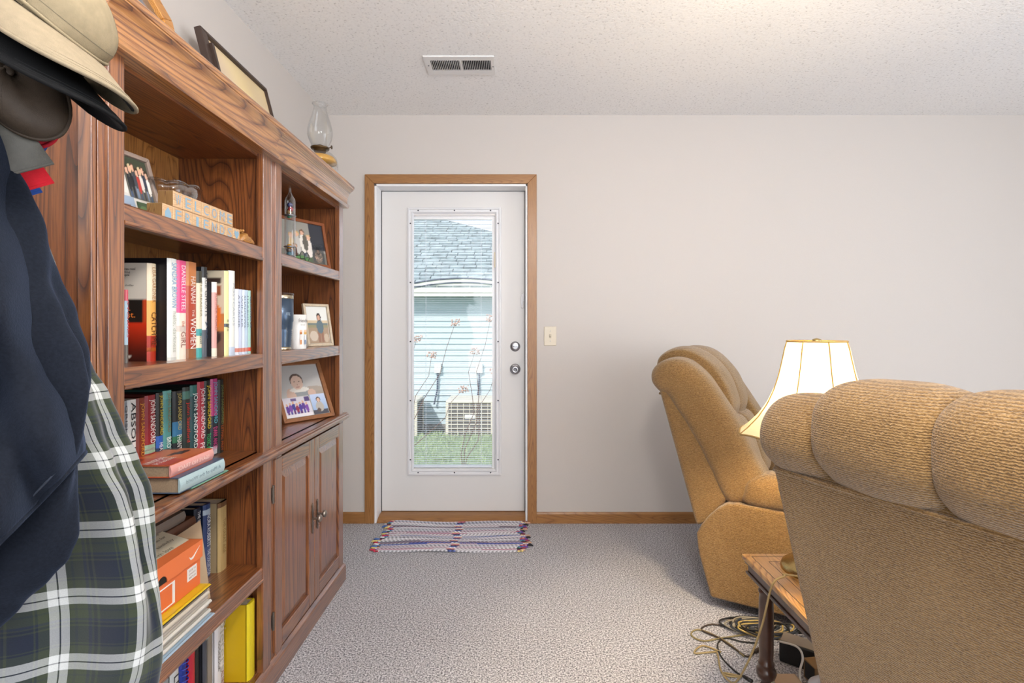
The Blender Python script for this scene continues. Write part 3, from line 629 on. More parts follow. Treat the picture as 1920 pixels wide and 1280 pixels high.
# books lying on the ledge
def flat_book(label, x1, y0, y1, z0, th, w, spine, cover, pages=None, name='hardcover_book', rot=0.0):
    t = thing(name, label, 'book', (x1-w/2, (y0+y1)/2, z0), rot, 'books lying flat'); a, b = -w/2, w/2; ya, yb = -(y1-y0)/2, (y1-y0)/2
    m = MB(); m.box((a, ya, 0), (b-.004, yb, .0025)); m.box((a, ya, th-.0025), (b-.004, yb, th)); m.build('cover_boards', bmat(cover), t, world=False)
    n = 8; m = MB(); m.prism([(b-.006, 0)]+[(b-.005+.005*math.sin(math.pi*i/n), th*i/n) for i in range(n+1)]+[(b-.006, th)], 1, ya, yb); m.build('spine', bmat(spine), t, world=False)
    box((a+.004, ya+.003, .0025), (b-.006, yb-.003, th-.0025)).build('page_block', pages or paper_m, t, world=False)
    return t
t0 = flat_book('thin green magazine sticking out under the lying books', -.794, 1.31, 1.475, CT, .004, .13, '#6f9c84', '#8fae9a', name='magazine')
t1 = flat_book('blue grey hardcover lying on the ledge under the orange one', -.793, 1.262, 1.455, CT+.0042, .038, .15, '#a9c0c4', '#4a5a70', paper_old)
text('A Map of the World', ink('#7d8f98'), t1, (.0755, 0, .02), (0, -1, 0), (0, 0, 1), .15, .012, world=False)
t2 = flat_book('orange paperback lying on top of a blue grey hardcover', -.812, 1.258, 1.435, CT+.0425, .030, .135, '#d99a92', '#c1603c', paper_old, 'paperback_book')
text('LEAVE NO TRACE', ink('#f0d2c8'), t2, (.068, 0, .015), (0, -1, 0), (0, 0, 1), .13, .010, world=False)
paint('cover_print', t2, (-.0655, .0875, .0305), (0, -1, 0), (1, 0, 0), .175, .126, lambda u, v: '#b8422f' if u > .62 else '#c4693a', [('e', .25, .6, .16, .1, '#4a2c24'), ('e', .38, .52, .12, .07, '#5a3226'), ('r', 0, .0, .1, .35, '#3b3038'), ('e', .85, .1, .2, .2, '#7a2c22')], 40, world=False)
for s, u, hh in (('JACQUELINE', .022, .017), ('WINSPEAR', -.002, .02)):
    text(s, ink('#f3ece4'), t2, (u+.005, -.05, .0312), (0, 1, 0), (-1, 0, 0), .075, hh, world=False)
# lower open shelf
z = S4
book('worn tan clothbound book beside the bookcase side, lower shelf', -.922, 1.655, 1.705, z, .215, .15, '#b49a68', '#a5906c', [('THE GREAT AGE', '#8d7446', .5, .5, .35)], [(.93, 1, '#6a4a30')], grp=G3)
book('dark blue hardcover with white lettering along its spine, lower shelf', -.945, 1.617, 1.653, z, .222, .15, '#2c3f6c', '#1c2848', [('NORA ROBERTS', '#e8ecf2', .64, .44, .5), ('THE COLLECTOR', '#d8dce8', .2, .36, .45)], [(.0, .42, '#3f4f78'), (.86, .93, '#a8b8c8')], grp=G3)
book('black hardcover lettered in white next to the dark blue one, lower shelf', -.955, 1.588, 1.615, z, .220, .15, '#1a2030', '#12151e', [('THE SEA HOUSE', '#e2e6ea', .76, .4, .55), ('J.D. ROBINSON', '#c8ccd4', .2, .34, .5)], [(.42, .56, '#7a90a4')], grp=G3)
# flat books stacked behind the shoe box
zz = S4
for i, (th, w, y0, y1, x1, c, lb) in enumerate(((.05, .17, 1.33, 1.57, -.93, '#5c3418', 'brown clothbound book at the bottom of the stack behind the shoe box'), (.035, .15, 1.30, 1.56, -.94, '#26221f', 'black book second in the stack behind the shoe box'), (.06, .15, 1.32, 1.55, -.93, '#4a2c18', 'dark brown thick book in the stack behind the shoe box'), (.03, .14, 1.28, 1.50, -.925, '#8c7a68', 'taupe book near the top of the stack behind the shoe box'), (.035, .15, 1.31, 1.56, -.935, '#5a3520', 'chestnut book on the stack behind the shoe box'), (.028, .13, 1.34, 1.52, -.94, '#7a6f66', 'grey brown topmost book of the stack behind the shoe box'))):
    flat_book(lb, x1, y0, y1, zz, th, w, c, c, paper_old); zz += th+.0005
# magazines under the shoe box
zz = S4
mags = [(.005, '#9fb4c6', 'pale blue magazine at the bottom of the pile'), (.011, '#c9c5bc', 'thick off white magazine second in the pile'), (.012, '#b9b2a6', 'grey magazine third in the pile'), (.011, '#cdc8be', 'ivory magazine fourth in the pile'), (.012, '#b5aca0', 'taupe magazine fifth in the pile'), (.012, '#c9bfae', 'cream magazine sixth in the pile'), (.008, '#26282c', 'black folder lying on the magazine pile'), (.006, '#d8b41e', 'yellow folder right under the shoe box')]
for i, (th, c, lb) in enumerate(mags):
    dx = random.uniform(-.006, .006); dy = random.uniform(-.008, .008)
    flat_book(lb, -.815+dx+(.012 if i == 0 else 0), 1.20+dy, 1.425+dy, zz, th, .17, c, c, mat('magazine_pages', '#cfc9bf', .7, var=.2, vscale=500, stretch=(.02, .02, 1)), 'magazine' if i < 6 else 'folder'); zz += th+.0004
# shoe box
sb = thing('shoe_box', 'orange shoe box with a white mark, resting on magazines', 'box', (-.93, 1.325, zz)); orange = mat('orange_card', '#e2703a', .5); bx1_, y0, y1 = -.838, 1.215, 1.425
m = MB(); m.box((bx1_-.19, y0+.003, zz), (bx1_-.003, y1-.003, zz+.108)); m.build('box_body', orange, sb, bevel=.001)
m = MB(); hz0, hz1 = zz+.072, zz+.118
cut = [(1.262+.020*math.cos(a), hz0+.020*math.sin(a)) for a in [math.pi*i/10 for i in range(11)]][::-1]
m.prism([(y0, hz0)]+cut+[(y1, hz0), (y1, hz1), (y0, hz1)], 0, bx1_-.0005, bx1_+.0015)
m.box((bx1_-.195, y0, hz0), (bx1_-.0005, y0+.002, hz1)); m.box((bx1_-.195, y1-.002, hz0), (bx1_-.0005, y1, hz1)); m.box((bx1_-.195, y0, hz1-.002), (bx1_, y1, hz1)); m.build('lid', mat('orange_lid', '#e87a44', .5), sb)
m = MB(); m.prism([(1.262+.0195*math.cos(a), hz0+.0195*math.sin(a)) for a in [math.pi*i/10 for i in range(11)]], 0, bx1_-.0012, bx1_-.0008); m.build('finger_hole', mat('hole_dark', '#1c1714', .9), sb)
white_p = mat('white_sticker', '#eceae6', .5)
sw_ = [(1.365, hz0+.022), (1.372, hz0+.012), (1.382, hz0+.012), (1.412, hz0+.034), (1.382, hz0+.018), (1.374, hz0+.017)]
m = MB(); m.prism(sw_, 0, bx1_+.0015, bx1_+.0022); m.build('curved_check_logo', white_p, sb)
box((bx1_-.003, 1.365, zz+.030), (bx1_-.0022, 1.405, zz+.062)).build('size_sticker', white_p, sb)
for q, s in enumerate(('SIZE 10', 'US 44 EUR', '887231')): text(s, ink('#8a5a4a'), sb, (bx1_-.0018, 1.385, zz+.055-q*.009), (0, 1, 0), (0, 0, 1), .028, .005)
m = MB()
for a, b, c_, d in ((1.225, 1.315, .006, .009), (1.225, 1.315, .057, .060), (1.306, 1.315, .009, .057)): m.box((bx1_-.003, a, zz+c_), (bx1_-.0022, b, zz+d))
m.build('white_outline', white_p, sb)
card = axes_thing('card', 'handwritten cream card lying on the orange shoe box', 'card', (-.91, 1.32, zz+.128), (.05, 1, 0), (-.96, 0, .28))
box((-.10, -.05, 0), (.10, .06, .001)).build('card_sheet', mat('cream_card', '#cfc6ae', .7), card, world=False)
for q in range(4): text(['Dear Grandma and', 'Grandpa thank you for', 'the lovely birthday', 'with love'][q], ink('#5d5648'), card, (.01, .035-q*.022, .0016), (1, 0, 0), (0, 1, 0), .14 if q < 3 else .07, .011, world=False)
env = axes_thing('envelope', 'brown paper envelope leaning behind the shoe box', 'envelope', (-.90, 1.44, S4), (.5, .866, 0), (-.20, .1, .97))
m = MB(); m.prism([(-.10, 0), (.075, 0), (.075, .215), (-.10, .16)], 2, 0, .003); m.build('paper', mat('kraft_paper', '#b29a7c', .75, var=.08), env, world=False)
# bottom deck
z = DK
book('thick yellow hardcover standing on the bottom shelf', -.826, 1.644, 1.690, z, .236, .15, '#d8c21c', '#c9a414', rnd=.004, grp=G3)
b = book('white cookbook with grey lettering and a worn spine, bottom shelf', -.892, 1.585, 1.636, z, .262, .19, '#dcdadc', '#d6d4d6', [('Dieters', '#b9b7b0', .52, .62, .62, .12), ('COOKBOOK', '#4a4648', .42, .34, .22, -.28), ('ALL NEW', '#8a3a2c', .12, .18, .3, .1)], [(0, .03, '#a8402c')], grp=G3)
b = book('cookbook with photographs of food on its cover, bottom shelf', -.900, 1.552, 1.583, z, .25, .19, '#8d8378', '#7d746a', grp=G3)
paint('food_cover_print', b, (-.90-.188, 1.5516, z), (1, 0, 0), (0, 0, 1), .184, .25, '#77706a', [('r', .62, .55, .98, .95, '#3c2a22'), ('e', .8, .72, .16, .1, '#8a3f22'), ('e', .82, .76, .08, .05, '#2b1c16'), ('r', .62, .08, .98, .5, '#b3a698'), ('e', .8, .34, .12, .08, '#a8402c'), ('e', .78, .2, .1, .07, '#8a5538'), ('e', .84, .26, .05, .04, '#e0d4b8')], 44)
book('slim charcoal book between the cookbooks and the red binder, bottom shelf', -.895, 1.530, 1.549, z, .24, .18, '#4a4c55', '#2a2a30', [('HOME', '#c8ccd4', .86, .12, .6)], grp=G3)
book('black book with green marks at the foot of its spine, bottom shelf', -.905, 1.500, 1.527, z, .225, .18, '#1c1c1a', '#141413', [], [(0, .2, '#2f4a2c')], grp=G3)
book('red binder with thin spine on the bottom shelf', -.900, 1.470, 1.497, z, .225, .18, '#c42438', '#a81c30', grp=G3)
sn = book('blue spiral notebook on the bottom shelf', -.905, 1.438, 1.466, z, .215, .17, '#2a3f9c', '#23357f', grp=G3, name='notebook')
for i in range(12):
    m = MB(); zc = z+.018+i*.0165; m.tube([(-.903+.010*math.cos(a), 1.452+.012*math.sin(a), zc) for a in [2*math.pi*k/10 for k in range(10)]], .0016, 5, True); m.build('spiral_ring', mat('spiral_blue', '#3c4fc0', .4), sn)
book('white paperback with bold black letters on the bottom shelf', -.905, 1.400, 1.434, z, .20, .15, '#dfe0de', '#c8c8c4', [('LEGEND', '#26282c', .5, .7, .6)], name='paperback_book', grp=G3)
t = flat_book('thick tan paperback lying flat in front of the bottom shelf books', -.812, 1.22, 1.44, z, .085, .11, '#c9b28a', '#6b5850', mat('cream_pages', '#d4c3a0', .8, var=.1, vscale=300), 'paperback_book')
# ------------------------------------------------------------------ picture frames and ornaments on the shelves
def frame(label, br, xd, w, h, tilt, border, col, prints, thick=.014, mt=None, easel=True, name='picture_frame', mat_col=None):
    """free-standing frame; br = lower right corner (seen from the front); local x right, y up the frame, z out of the picture"""
    x = Vector((xd[0], xd[1], 0)).normalized(); n = x.cross(Vector((0, 0, 1)))
    y = (Vector((0, 0, 1))*math.cos(tilt)-n*math.sin(tilt)); o = Vector(br)-x*w
    t = axes_thing(name, label, 'picture frame', o, x, y, group='framed pictures')
    m_ = mt or mat('frame_'+col.strip('#'), col, .4, var=.12, vscale=60); b = border
    for nm, poly in (('frame_rail', [(0, 0), (w, 0), (w-b, b), (b, b)]), ('frame_rail', [(0, h), (b, h-b), (w-b, h-b), (w, h)]), ('frame_rail', [(0, 0), (b, b), (b, h-b), (0, h)]), ('frame_rail', [(w, 0), (w, h), (w-b, h-b), (w-b, b)])):
        m = MB(); m.prism(poly, 2, -thick/2, thick/2); m.build(nm, m_, t, bevel=.0015, world=False)
    box((b*.6, b*.6, -thick/2+.001), (w-b*.6, h-b*.6, -.001)).build('backing', mat('backing_board', mat_col or '#cfcac2', .7), t, world=False)
    if easel:
        m = MB(); d = h*.75*math.sin(tilt)
        s_ = min(.35, .9*tilt+.1)
        m.prism([(h*.70, -thick/2), (h*.70, -thick/2-.003), (.012, -thick/2-.003-h*.45*math.tan(s_)*.55), (.012, -thick/2-h*.45*math.tan(s_)*.55)], 0, w/2-.02, w/2+.02); m.build('easel_back', mat('easel_black', '#2b2724', .7), t, world=False)
    for nm, u0, v0, pw, ph, bg, shp, n in prints:
        paint(nm, t, (u0, v0, .0006), (1, 0, 0), (0, 1, 0), pw, ph, bg, shp, n, world=False)
    return t
def people(n, x0, x1, head, tops, hgt=.34, hy=.62, skin='#d2a58c', hair=None, legs=None):
    out = []
    for i in range(n):
        x = x0+(x1-x0)*(i+.5)/n; w = (x1-x0)/n; dy = .05*((i*7) % 3-1)
        if legs: out.append(('r', x-w*.32, .02, x+w*.32, hy-hgt+dy, legs[i % len(legs)]))
        out.append(('e', x, hy-hgt*.55+dy, w*.52, hgt*.55, tops[i % len(tops)]))
        if hair: out.append(('e', x, hy+head*.5+dy, head*.62, head*.95, hair[i % len(hair)]))
        out.append(('e', x, hy+head*.3+dy, head*.46, head*.72, skin))
    return out
# collage frame on the top shelf
t = frame('grey wooden collage frame of family snapshots behind the letter blocks', (-.905, 1.375, S1), (.12, .99), .27, .185, R(16), .012, '#8f7d72',
 [('snapshot', .184, .064, .074, .108, lambda u, v: '#3d4436' if v > .62 else '#5c5a50', people(7, .04, .98, .12, ['#26282c', '#1f2226', '#3a3f46', '#a8342c', '#cfc8bf', '#2a3242', '#e0dad2'], .42, .66, hair=['#3a2c24', '#c9b48a', '#5a4030'], legs=['#3f506c', '#262a33', '#6f7f96']), 46),
  ('word_print', .084, .072, .094, .10, '#dcd8cf', [], 8), ('snapshot', .084, .012, .108, .052, lambda u, v: '#8fa0b4' if v > .45 else '#7e8ba0', [('e', .45, .25, .3, .3, '#8a5c48'), ('e', .72, .3, .22, .3, '#6b4434'), ('r', .3, .38, .62, .5, '#1c1c20'), ('r', .62, .42, .86, .52, '#1c1c20')], 34), ('snapshot', .198, .012, .06, .044, '#3f5238', [('e', .3, .5, .2, .3, '#5f7a50'), ('e', .7, .4, .2, .3, '#c4a890')], 24)])
for s, yy, hh, ww in (('TOGETHER', .145, .014, .08), ('FAMILY', .098, .024, .08)): text(s, ink('#26241f'), t, (.131, yy, .0018), (1, 0, 0), (0, 1, 0), ww, hh, world=False)
# letter blocks
blk_m = wood('pine_block', '#a5805a', '#bf9a72', '#ccaa84', 1, 2.2, .6, 0, .4); endg = wood('pine_end', '#5a3b1c', '#7a5630', '#94703f', 2, 4, .7, 0, .5); blue = mat('stencil_blue', '#7f9fb4', .7)
def block(label, ch, y0, z0, size=.0388, x1=-.83):
    o = thing('letter_block', label, 'block', (x1-size/2, y0+size/2, z0), group='wooden letter blocks')
    s = size/2-.0004; box((-s, -s, 0), (s, s, size-.0006)).build('block_body', [blk_m, endg], o, bevel=.0012, seg=1, world=False)
    box((-s+.001, -s-.0006, .001), (s-.001, -s+.0002, size-.0016)).build('end_grain', endg, o, world=False)
    if ch in ('heart', 'house'):
        if ch == 'house': pl = [(-.011, .006), (.011, .006), (.011, .020), (.0, .032), (-.011, .020)]
        else: pl = [(0, .006), (.010, .018), (.0125, .025), (.009, .031), (.004, .031), (0, .027), (-.004, .031), (-.009, .031), (-.0125, .025), (-.010, .018)]
        m = MB(); m.prism(pl, 0, s, s+.0006); m.build('stencil_shape', blue, o, world=False)
    else:
        text(ch, blue, o, (s+.0006, 0, size/2), (0, 1, 0), (0, 0, 1), .011 if ch == 'I' else .023, .026, world=False)
    return o
names = {'W': 'W', 'C': 'C', 'M': 'M', 'F': 'F', 'R': 'R', 'I': 'I', 'N': 'N', 'D': 'D', 'S': 'S', 'L': 'L', 'O': 'O', 'E': 'E'}
for i, ch in enumerate(['house']+list('FRIENDS')+['heart']):
    lb = {'house': 'wooden block with a blue painted shape at the near end of the lower row', 'heart': 'wooden block with a blue painted shape at the far end of the lower row'}.get(ch, 'wooden block stencilled with blue letter %s in the lower row' % ch)
    block(lb, ch, 1.254+i*.0391, S1)
for i, ch in enumerate('WELCOME'):
    lb = 'wooden block stencilled with blue letter %s in the upper row' % ch
    if ch == 'E': lb = 'upper row wooden block with blue letter E, %s' % ('next to the W' if i == 1 else 'last of its row')
    block(lb, ch, 1.293+i*.0391, S1+.0390)
# glass dish behind the blocks
kg2 = NT('clear_glass'); g1 = kg2.n('ShaderNodeBsdfTransparent'); g1.inputs[0].default_value = (.98, .985, .985, 1); g2 = kg2.n('ShaderNodeBsdfGlossy'); g2.inputs['Roughness'].default_value = .03
fr = kg2.n('ShaderNodeLayerWeight'); fr.inputs[0].default_value = .14; mx2 = kg2.n('ShaderNodeMixShader'); kg2.l(fr, 'Facing', mx2, 0); kg2.l(g1, 0, mx2, 1); kg2.l(g2, 0, mx2, 2); kg2.l(mx2, 0, kg2.out, 0); clear = kg2.m
kg3 = NT('thick_glass'); h1 = kg3.n('ShaderNodeBsdfTransparent'); h1.inputs[0].default_value = (.86, .88, .89, 1); h2 = kg3.n('ShaderNodeBsdfGlossy'); h2.inputs['Roughness'].default_value = .06; h3 = kg3.n('ShaderNodeLayerWeight'); h3.inputs[0].default_value = .42; h4 = kg3.n('ShaderNodeMixShader'); kg3.l(h3, 'Facing', h4, 0); kg3.l(h1, 0, h4, 1); kg3.l(h2, 0, h4, 2); kg3.l(h4, 0, kg3.out, 0); thick_glass = kg3.m
dish = thing('glass_dish', 'clear scalloped glass dish behind the letter blocks', 'dish', (-.955, 1.45, S1))
m = MB(); m.lathe([(.03, 0), (.035, .006), (.04, .012), (.062, .05), (.082, .10), (.085, .125), (.082, .125), (.078, .10), (.058, .052), (.03, .014), (.0001, .012)], (-.955, 1.45, S1), 60, wob=lambda t, h: 1+.05*abs(math.cos(5*t))*h/.125); m.build('bowl', thick_glass, dish, smooth=True)
m = MB(); m.tube([(-.955+.084*(1+.05*abs(math.cos(5*a)))*math.cos(a), 1.45+.084*(1+.05*abs(math.cos(5*a)))*math.sin(a), S1+.123+.006*abs(math.cos(5*a))) for a in [2*math.pi*k/60 for k in range(60)]], .0022, 6, True); m.build('scalloped_rim', thick_glass, dish, smooth=True)
# carved wooden shoe ornament with bead cord
ws = thing('carved_wooden_shoe', 'small carved wooden shoe with a bead cord beside the last block', 'ornament', (-.835, 1.645, S1))
honey = wood('honey_wood', '#4a2a10', '#8a5826', '#b98542', 1, 3, .35, .3)
m = MB(); sec = [(-.040, .008, .010), (-.030, .016, .028), (-.015, .018, .034), (.0, .018, .028), (.015, .019, .022), (.03, .015, .016), (.04, .006, .010)]
def shoe(u, v):
    a = 2*math.pi*u; k = v*(len(sec)-1); i = min(int(k), len(sec)-2); f = k-i; p, q = sec[i], sec[i+1]; y = p[0]+(q[0]-p[0])*f; r = p[1]+(q[1]-p[1])*f; h = p[2]+(q[2]-p[2])*f
    return (r*math.cos(a), y, h*.5+h*.5*math.sin(a))
m.grid(shoe, 16, 19, True); m.build('shoe_body', honey, ws, smooth=True, world=False)
box((-.017, -.040, 0), (.017, .036, .004)).build('sole', mat('sole_tan', '#c9a468', .5), ws, bevel=.002, world=False)
for i in range(9):
    m = MB(); m._ball((.006+.004*math.sin(i*2), -.038+i*.007, .036-.0018*i+.003*math.sin(i*1.5)), (.0042,)*3, 8, 6); m.build('bead', mat('bead_amber', '#a8763a', .3), ws, smooth=True, world=False)
# galileo thermometer
TH = (-.826, 1.952, S1)
th_ = thing('glass_thermometer', 'tall glass floating ball thermometer on the upper shelf', 'thermometer', TH)
m = MB(); m.lathe([(.0175, .0), (.0185, .004), (.0185, .205), (.017, .214), (.010, .226), (.005, .236), (.0032, .25), (.0026, .262), (.0001, .264)], TH, 28); m.build('glass_tube', thick_glass, th_, smooth=True)
m = MB(); m.lathe([(.0205, 0), (.0205, .006), (.019, .007)], TH, 28); m.build('foot', thick_glass, th_, smooth=True)
for z_, c in ((.192, '#3a3f6a'), (.176, '#a03238'), (.165, '#8a6a48'), (.152, '#3f7a5a'), (.040, '#c78a2e'), (.026, '#6a5a54'), (.013, '#4a6a74')):
    m = MB(); m._ball((TH[0]+.003*math.sin(z_*900), TH[1], TH[2]+z_), (.010, .010, .009), 12, 8); bl = m.build('float_ball', mat('float_'+c.strip('#'), c, .1, spec=.8), th_, smooth=True)
    m = MB(); m.lathe([(.0045, -.0135), (.0045, -.0105)], (TH[0]+.003*math.sin(z_*900), TH[1], TH[2]+z_), 10); m.build('weight_tag', mat('tag_gold', '#b89a5a', .3, .9), bl, world=True).parent = th_
for z_ in (.150, .036):
    m = MB(); m.lathe([(.0192, z_), (.0225, z_+.002), (.0192, z_+.005)], TH, 24); m.build('wire_band', mat('band_silver', '#9fa0a4', .25, .9), th_, smooth=True)
# family portrait frame, upper shelf of the door unit
t = frame('brown framed family portrait with a small snapshot tucked in its corner', (-.812, 2.335, S1), (.5, .866), .285, .205, R(13), .013, '#7c4320',
 [('portrait', .013, .013, .259, .179, lambda u, v: '#2c2f38' if u > .72 and v > .35 else ('#8d8a82' if v > .3 else '#6f6c64'), people(4, .30, .74, .075, ['#c9a878', '#b8b4ae', '#dcd6cc', '#d8d0c8'], .42, .66, hair=['#b08a5a', '#c9a46a', '#6a4a34', '#c2a070'], legs=['#54606f', '#4f5a48']) + people(2, .30, .44, .07, ['#5f7f96', '#4a2f2a'], .26, .36, hair=['#8a6a48']) + [('e', .5, .08, .16, .09, '#4f7a48'), ('e', .62, .5, .05, .2, '#5c5850')], 64),
  ('corner_snapshot', .202, .015, .060, .088, '#5a6068', [('e', .5, .35, .32, .3, '#d9b8a4'), ('e', .5, .66, .2, .2, '#241c1a'), ('e', .5, .62, .11, .12, '#b98a70')], 26)])
gl_ = thing('spectacles', 'thin dark rimmed spectacles lying before the family portrait', 'spectacles', (-.815, 2.06, S1))
for dy in (-.022, .022):
    m = MB(); m.tube([(-.815+.002*math.cos(a), 2.06+dy+.018*math.cos(a), S1+.017+.016*math.sin(a)) for a in [2*math.pi*k/20 for k in range(20)]], .0013, 6, True); m.build('rim', mat('rim_black', '#17181b', .3), gl_)
m = MB(); m.tube([(-.815, 2.056, S1+.02), (-.812, 2.06, S1+.023), (-.815, 2.064, S1+.02)], .0012, 5); m.build('bridge', MATS['rim_black'], gl_)
for dy in (-.04, .04):
    m = MB(); m.tube([(-.815, 2.06+dy, S1+.018), (-.88, 2.06+dy, S1+.010), (-.90, 2.06+dy, S1+.002)], .0012, 5); m.build('temple_arm', MATS['rim_black'], gl_)
# middle shelf of the door unit: tumbler, printed cup, small snapshots, white frame
TB = (-.847, 1.925, S2)
tb = thing('steel_tumbler', 'dark blue steel tumbler with a ribbed lower half', 'tumbler', TB); navy = mat('tumbler_navy', '#3f4f63', .3, .5); tst = mat('tumbler_steel', '#c2b59c', .2, 1.0)
pr = [(.034, .012)]
for i in range(8): pr += [(.034+.0005*i, .014+.0075*i), (.0325+.0005*i, .0175+.0075*i)]
pr += [(.0385, .078), (.0395, .10), (.0415, .105), (.042, .185)]
m = MB(); m.lathe(pr, TB, 32); m.build('body', navy, tb, smooth=True)
m = MB(); m.lathe([(.033, 0), (.0345, .003), (.0345, .012)], TB, 32); m.build('steel_foot', tst, tb, smooth=True)
m = MB(); m.lathe([(.042, .185), (.0425, .187), (.0425, .197), (.041, .198), (.0001, .198)], TB, 32); m.build('steel_rim', tst, tb, smooth=True)
m = MB(); m.lathe([(.0435, .198), (.044, .200), (.044, .205), (.030, .207), (.0001, .207)], TB, 32); m.build('lid', clear, tb, smooth=True)
text('RTIC', ink('#9fb0bd'), tb, (TB[0]+.036, TB[1]-.0235, TB[2]+.13), (.55, .835, 0), (0, 0, 1), .016, .010)
CU = (-.830, 2.035, S2)
cu = thing('printed_cup', 'white cup printed with a script word and sketched figures', 'cup', CU); m = MB(); m.lathe([(.028, 0), (.029, .002), (.031, .13), (.029, .13), (.028, .01), (.0001, .01)], CU, 32); m.build('cup_body', mat('ceramic_white', '#e3e0dc', .3), cu, smooth=True)
def cyl_text(s, c, z_, w, h): text(s, ink(c), cu, (CU[0]+.0258, CU[1]-.0185, CU[2]+z_), (.58, .81, 0), (0, 0, 1), w, h)
cyl_text('friends', '#4a4644', .108, .036, .014); cyl_text('forever', '#8a8480', .092, .018, .005)
for q, (dx, c, hc) in enumerate(((-.009, '#c98a5a', '#b0703c'), (.009, '#7d8aa0', '#c9a05a'))):
    cx_ = CU[0]+.0266+.58*dx; cy_ = CU[1]-.019+.81*dx
    for nm, z0_, hh_, ww_, cc in (('printed_figure', .018, .034, .008, c), ('printed_head', .056, .016, .010, hc)):
        paint(nm, cu, (cx_-.58*ww_/2, cy_-.81*ww_/2, CU[2]+z0_), (.58, .81, 0), (0, 0, 1), ww_, hh_, cc, [('e', .5, .8, .4, .3, '#e3e0dc' if nm == 'printed_figure' else '#e0b49a')], 12)
t = frame('small dark framed snapshot half hidden behind the printed cup', (-.905, 2.13, S2), (.55, .83), .09, .155, R(12), .007, '#4a3c36', [('snapshot', .007, .007, .076, .141, '#c9c2b8', people(1, .2, .8, .2, ['#4d5566'], .5, .5, hair=['#3a2a22']), 24)])
t = frame('tiny red and green holiday snapshot leaning by the pale frame', (-.862, 2.205, S2), (.6, .8), .075, .10, R(12), .003, '#b9b2a8', [('snapshot', .003, .003, .069, .094, '#6f6a68', [('e', .35, .3, .25, .3, '#a8282c'), ('e', .65, .4, .2, .35, '#4a6a58'), ('e', .35, .68, .13, .12, '#d9b49c'), ('e', .62, .78, .12, .12, '#c9a08a'), ('e', .4, .1, .25, .08, '#e2dcd8')], 30)])
t = frame('pale wooden frame with a photo of a person standing in a field', (-.808, 2.362, S2), (.6, .8), .125, .188, R(13), .011, '#bfae96',
 [('field_photo', .013, .013, .098, .162, lambda u, v: ((.86, .86, .84) if v > .62 else (.80, .72, .60)) if v > .52 else ('#8f8a6c' if v > .42 else '#a08a74'), [('r', .0, .5, 1, .56, '#6e7a78'), ('r', .46, .02, .58, .34, '#8f6a58'), ('r', .62, .02, .74, .34, '#8f6a58'), ('e', .6, .46, .17, .19, '#5f7078'), ('e', .58, .72, .11, .11, '#3a2a24'), ('e', .58, .70, .07, .08, '#c49a84'), ('e', .25, .2, .2, .14, '#c2b4a4'), ('e', .85, .14, .12, .12, '#b9a894')], 56)], mat_col='#e6e2da')
# baby portrait on the counter of the door unit
t = frame('walnut framed baby portrait with two snapshots along its lower edge', (-.812, 2.384, CT), (.563, .826), .245, .272, R(26), .017, '#8a5a38',
 [('baby_portrait', .017, .017, .211, .238, lambda u, v: (.78-.1*v, .77-.1*v, .75-.09*v), [('e', .78, .44, .32, .13, '#a89c90'), ('r', .55, .30, 1, .46, '#a2968a'), ('e', .46, .40, .30, .18, '#8f9394'), ('e', .46, .28, .34, .12, '#c9bfb4'), ('e', .25, .42, .10, .14, '#c9ab9a'), ('e', .72, .44, .09, .08, '#c9ab9a'), ('e', .46, .52, .22, .05, '#d8d4cc'), ('e', .44, .70, .150, .135, '#54453e'), ('e', .44, .66, .135, .135, '#d2b4a2'), ('e', .39, .68, .018, .012, '#3a302c'), ('e', .49, .68, .018, .012, '#3a302c'), ('e', .44, .615, .012, .012, '#b08a7a'), ('e', .44, .575, .035, .010, '#a86a62')], 76)], thick=.02)
paint('group_snapshot', t, (.020, .020, .0035), (1, 0, 0), (0, 1, 0), .125, .088, '#cfcad2', people(7, .05, .9, .09, ['#5a3a8a', '#7a4aa0', '#3f3f8a', '#8a2f4a', '#4a3a90'], .36, .66, legs=['#5a2f6a', '#4a4a90']) + [('r', .0, .0, 1, .16, '#dedade'), ('r', .3, .8, .5, .95, '#6a5a8a'), ('r', .8, .75, 1, .98, '#5a4a7a')], 44, world=False)
paint('child_snapshot', t, (.150, .020, .0035), (1, 0, 0), (0, 1, 0), .074, .092, lambda u, v: (.55+.2*v, .66+.14*v, .80+.1*v), [('r', 0, 0, 1, .2, '#4a4a54'), ('e', .5, .36, .26, .26, '#b0aaa2'), ('e', .5, .72, .14, .14, '#4a3a34'), ('e', .5, .69, .11, .11, '#d2ac96'), ('e', .4, .2, .12, .1, '#5a4a44')], 32, world=False)
pw = axes_thing('paper_note', 'small white paper slip propped behind the stile beside the baby portrait', 'paper', (-.845, 1.835, CT), (.5, .86, 0), (-.2, .25, .94)); box((0, 0, 0), (.02, .045, .0006)).build('slip', white_p, pw, world=False)

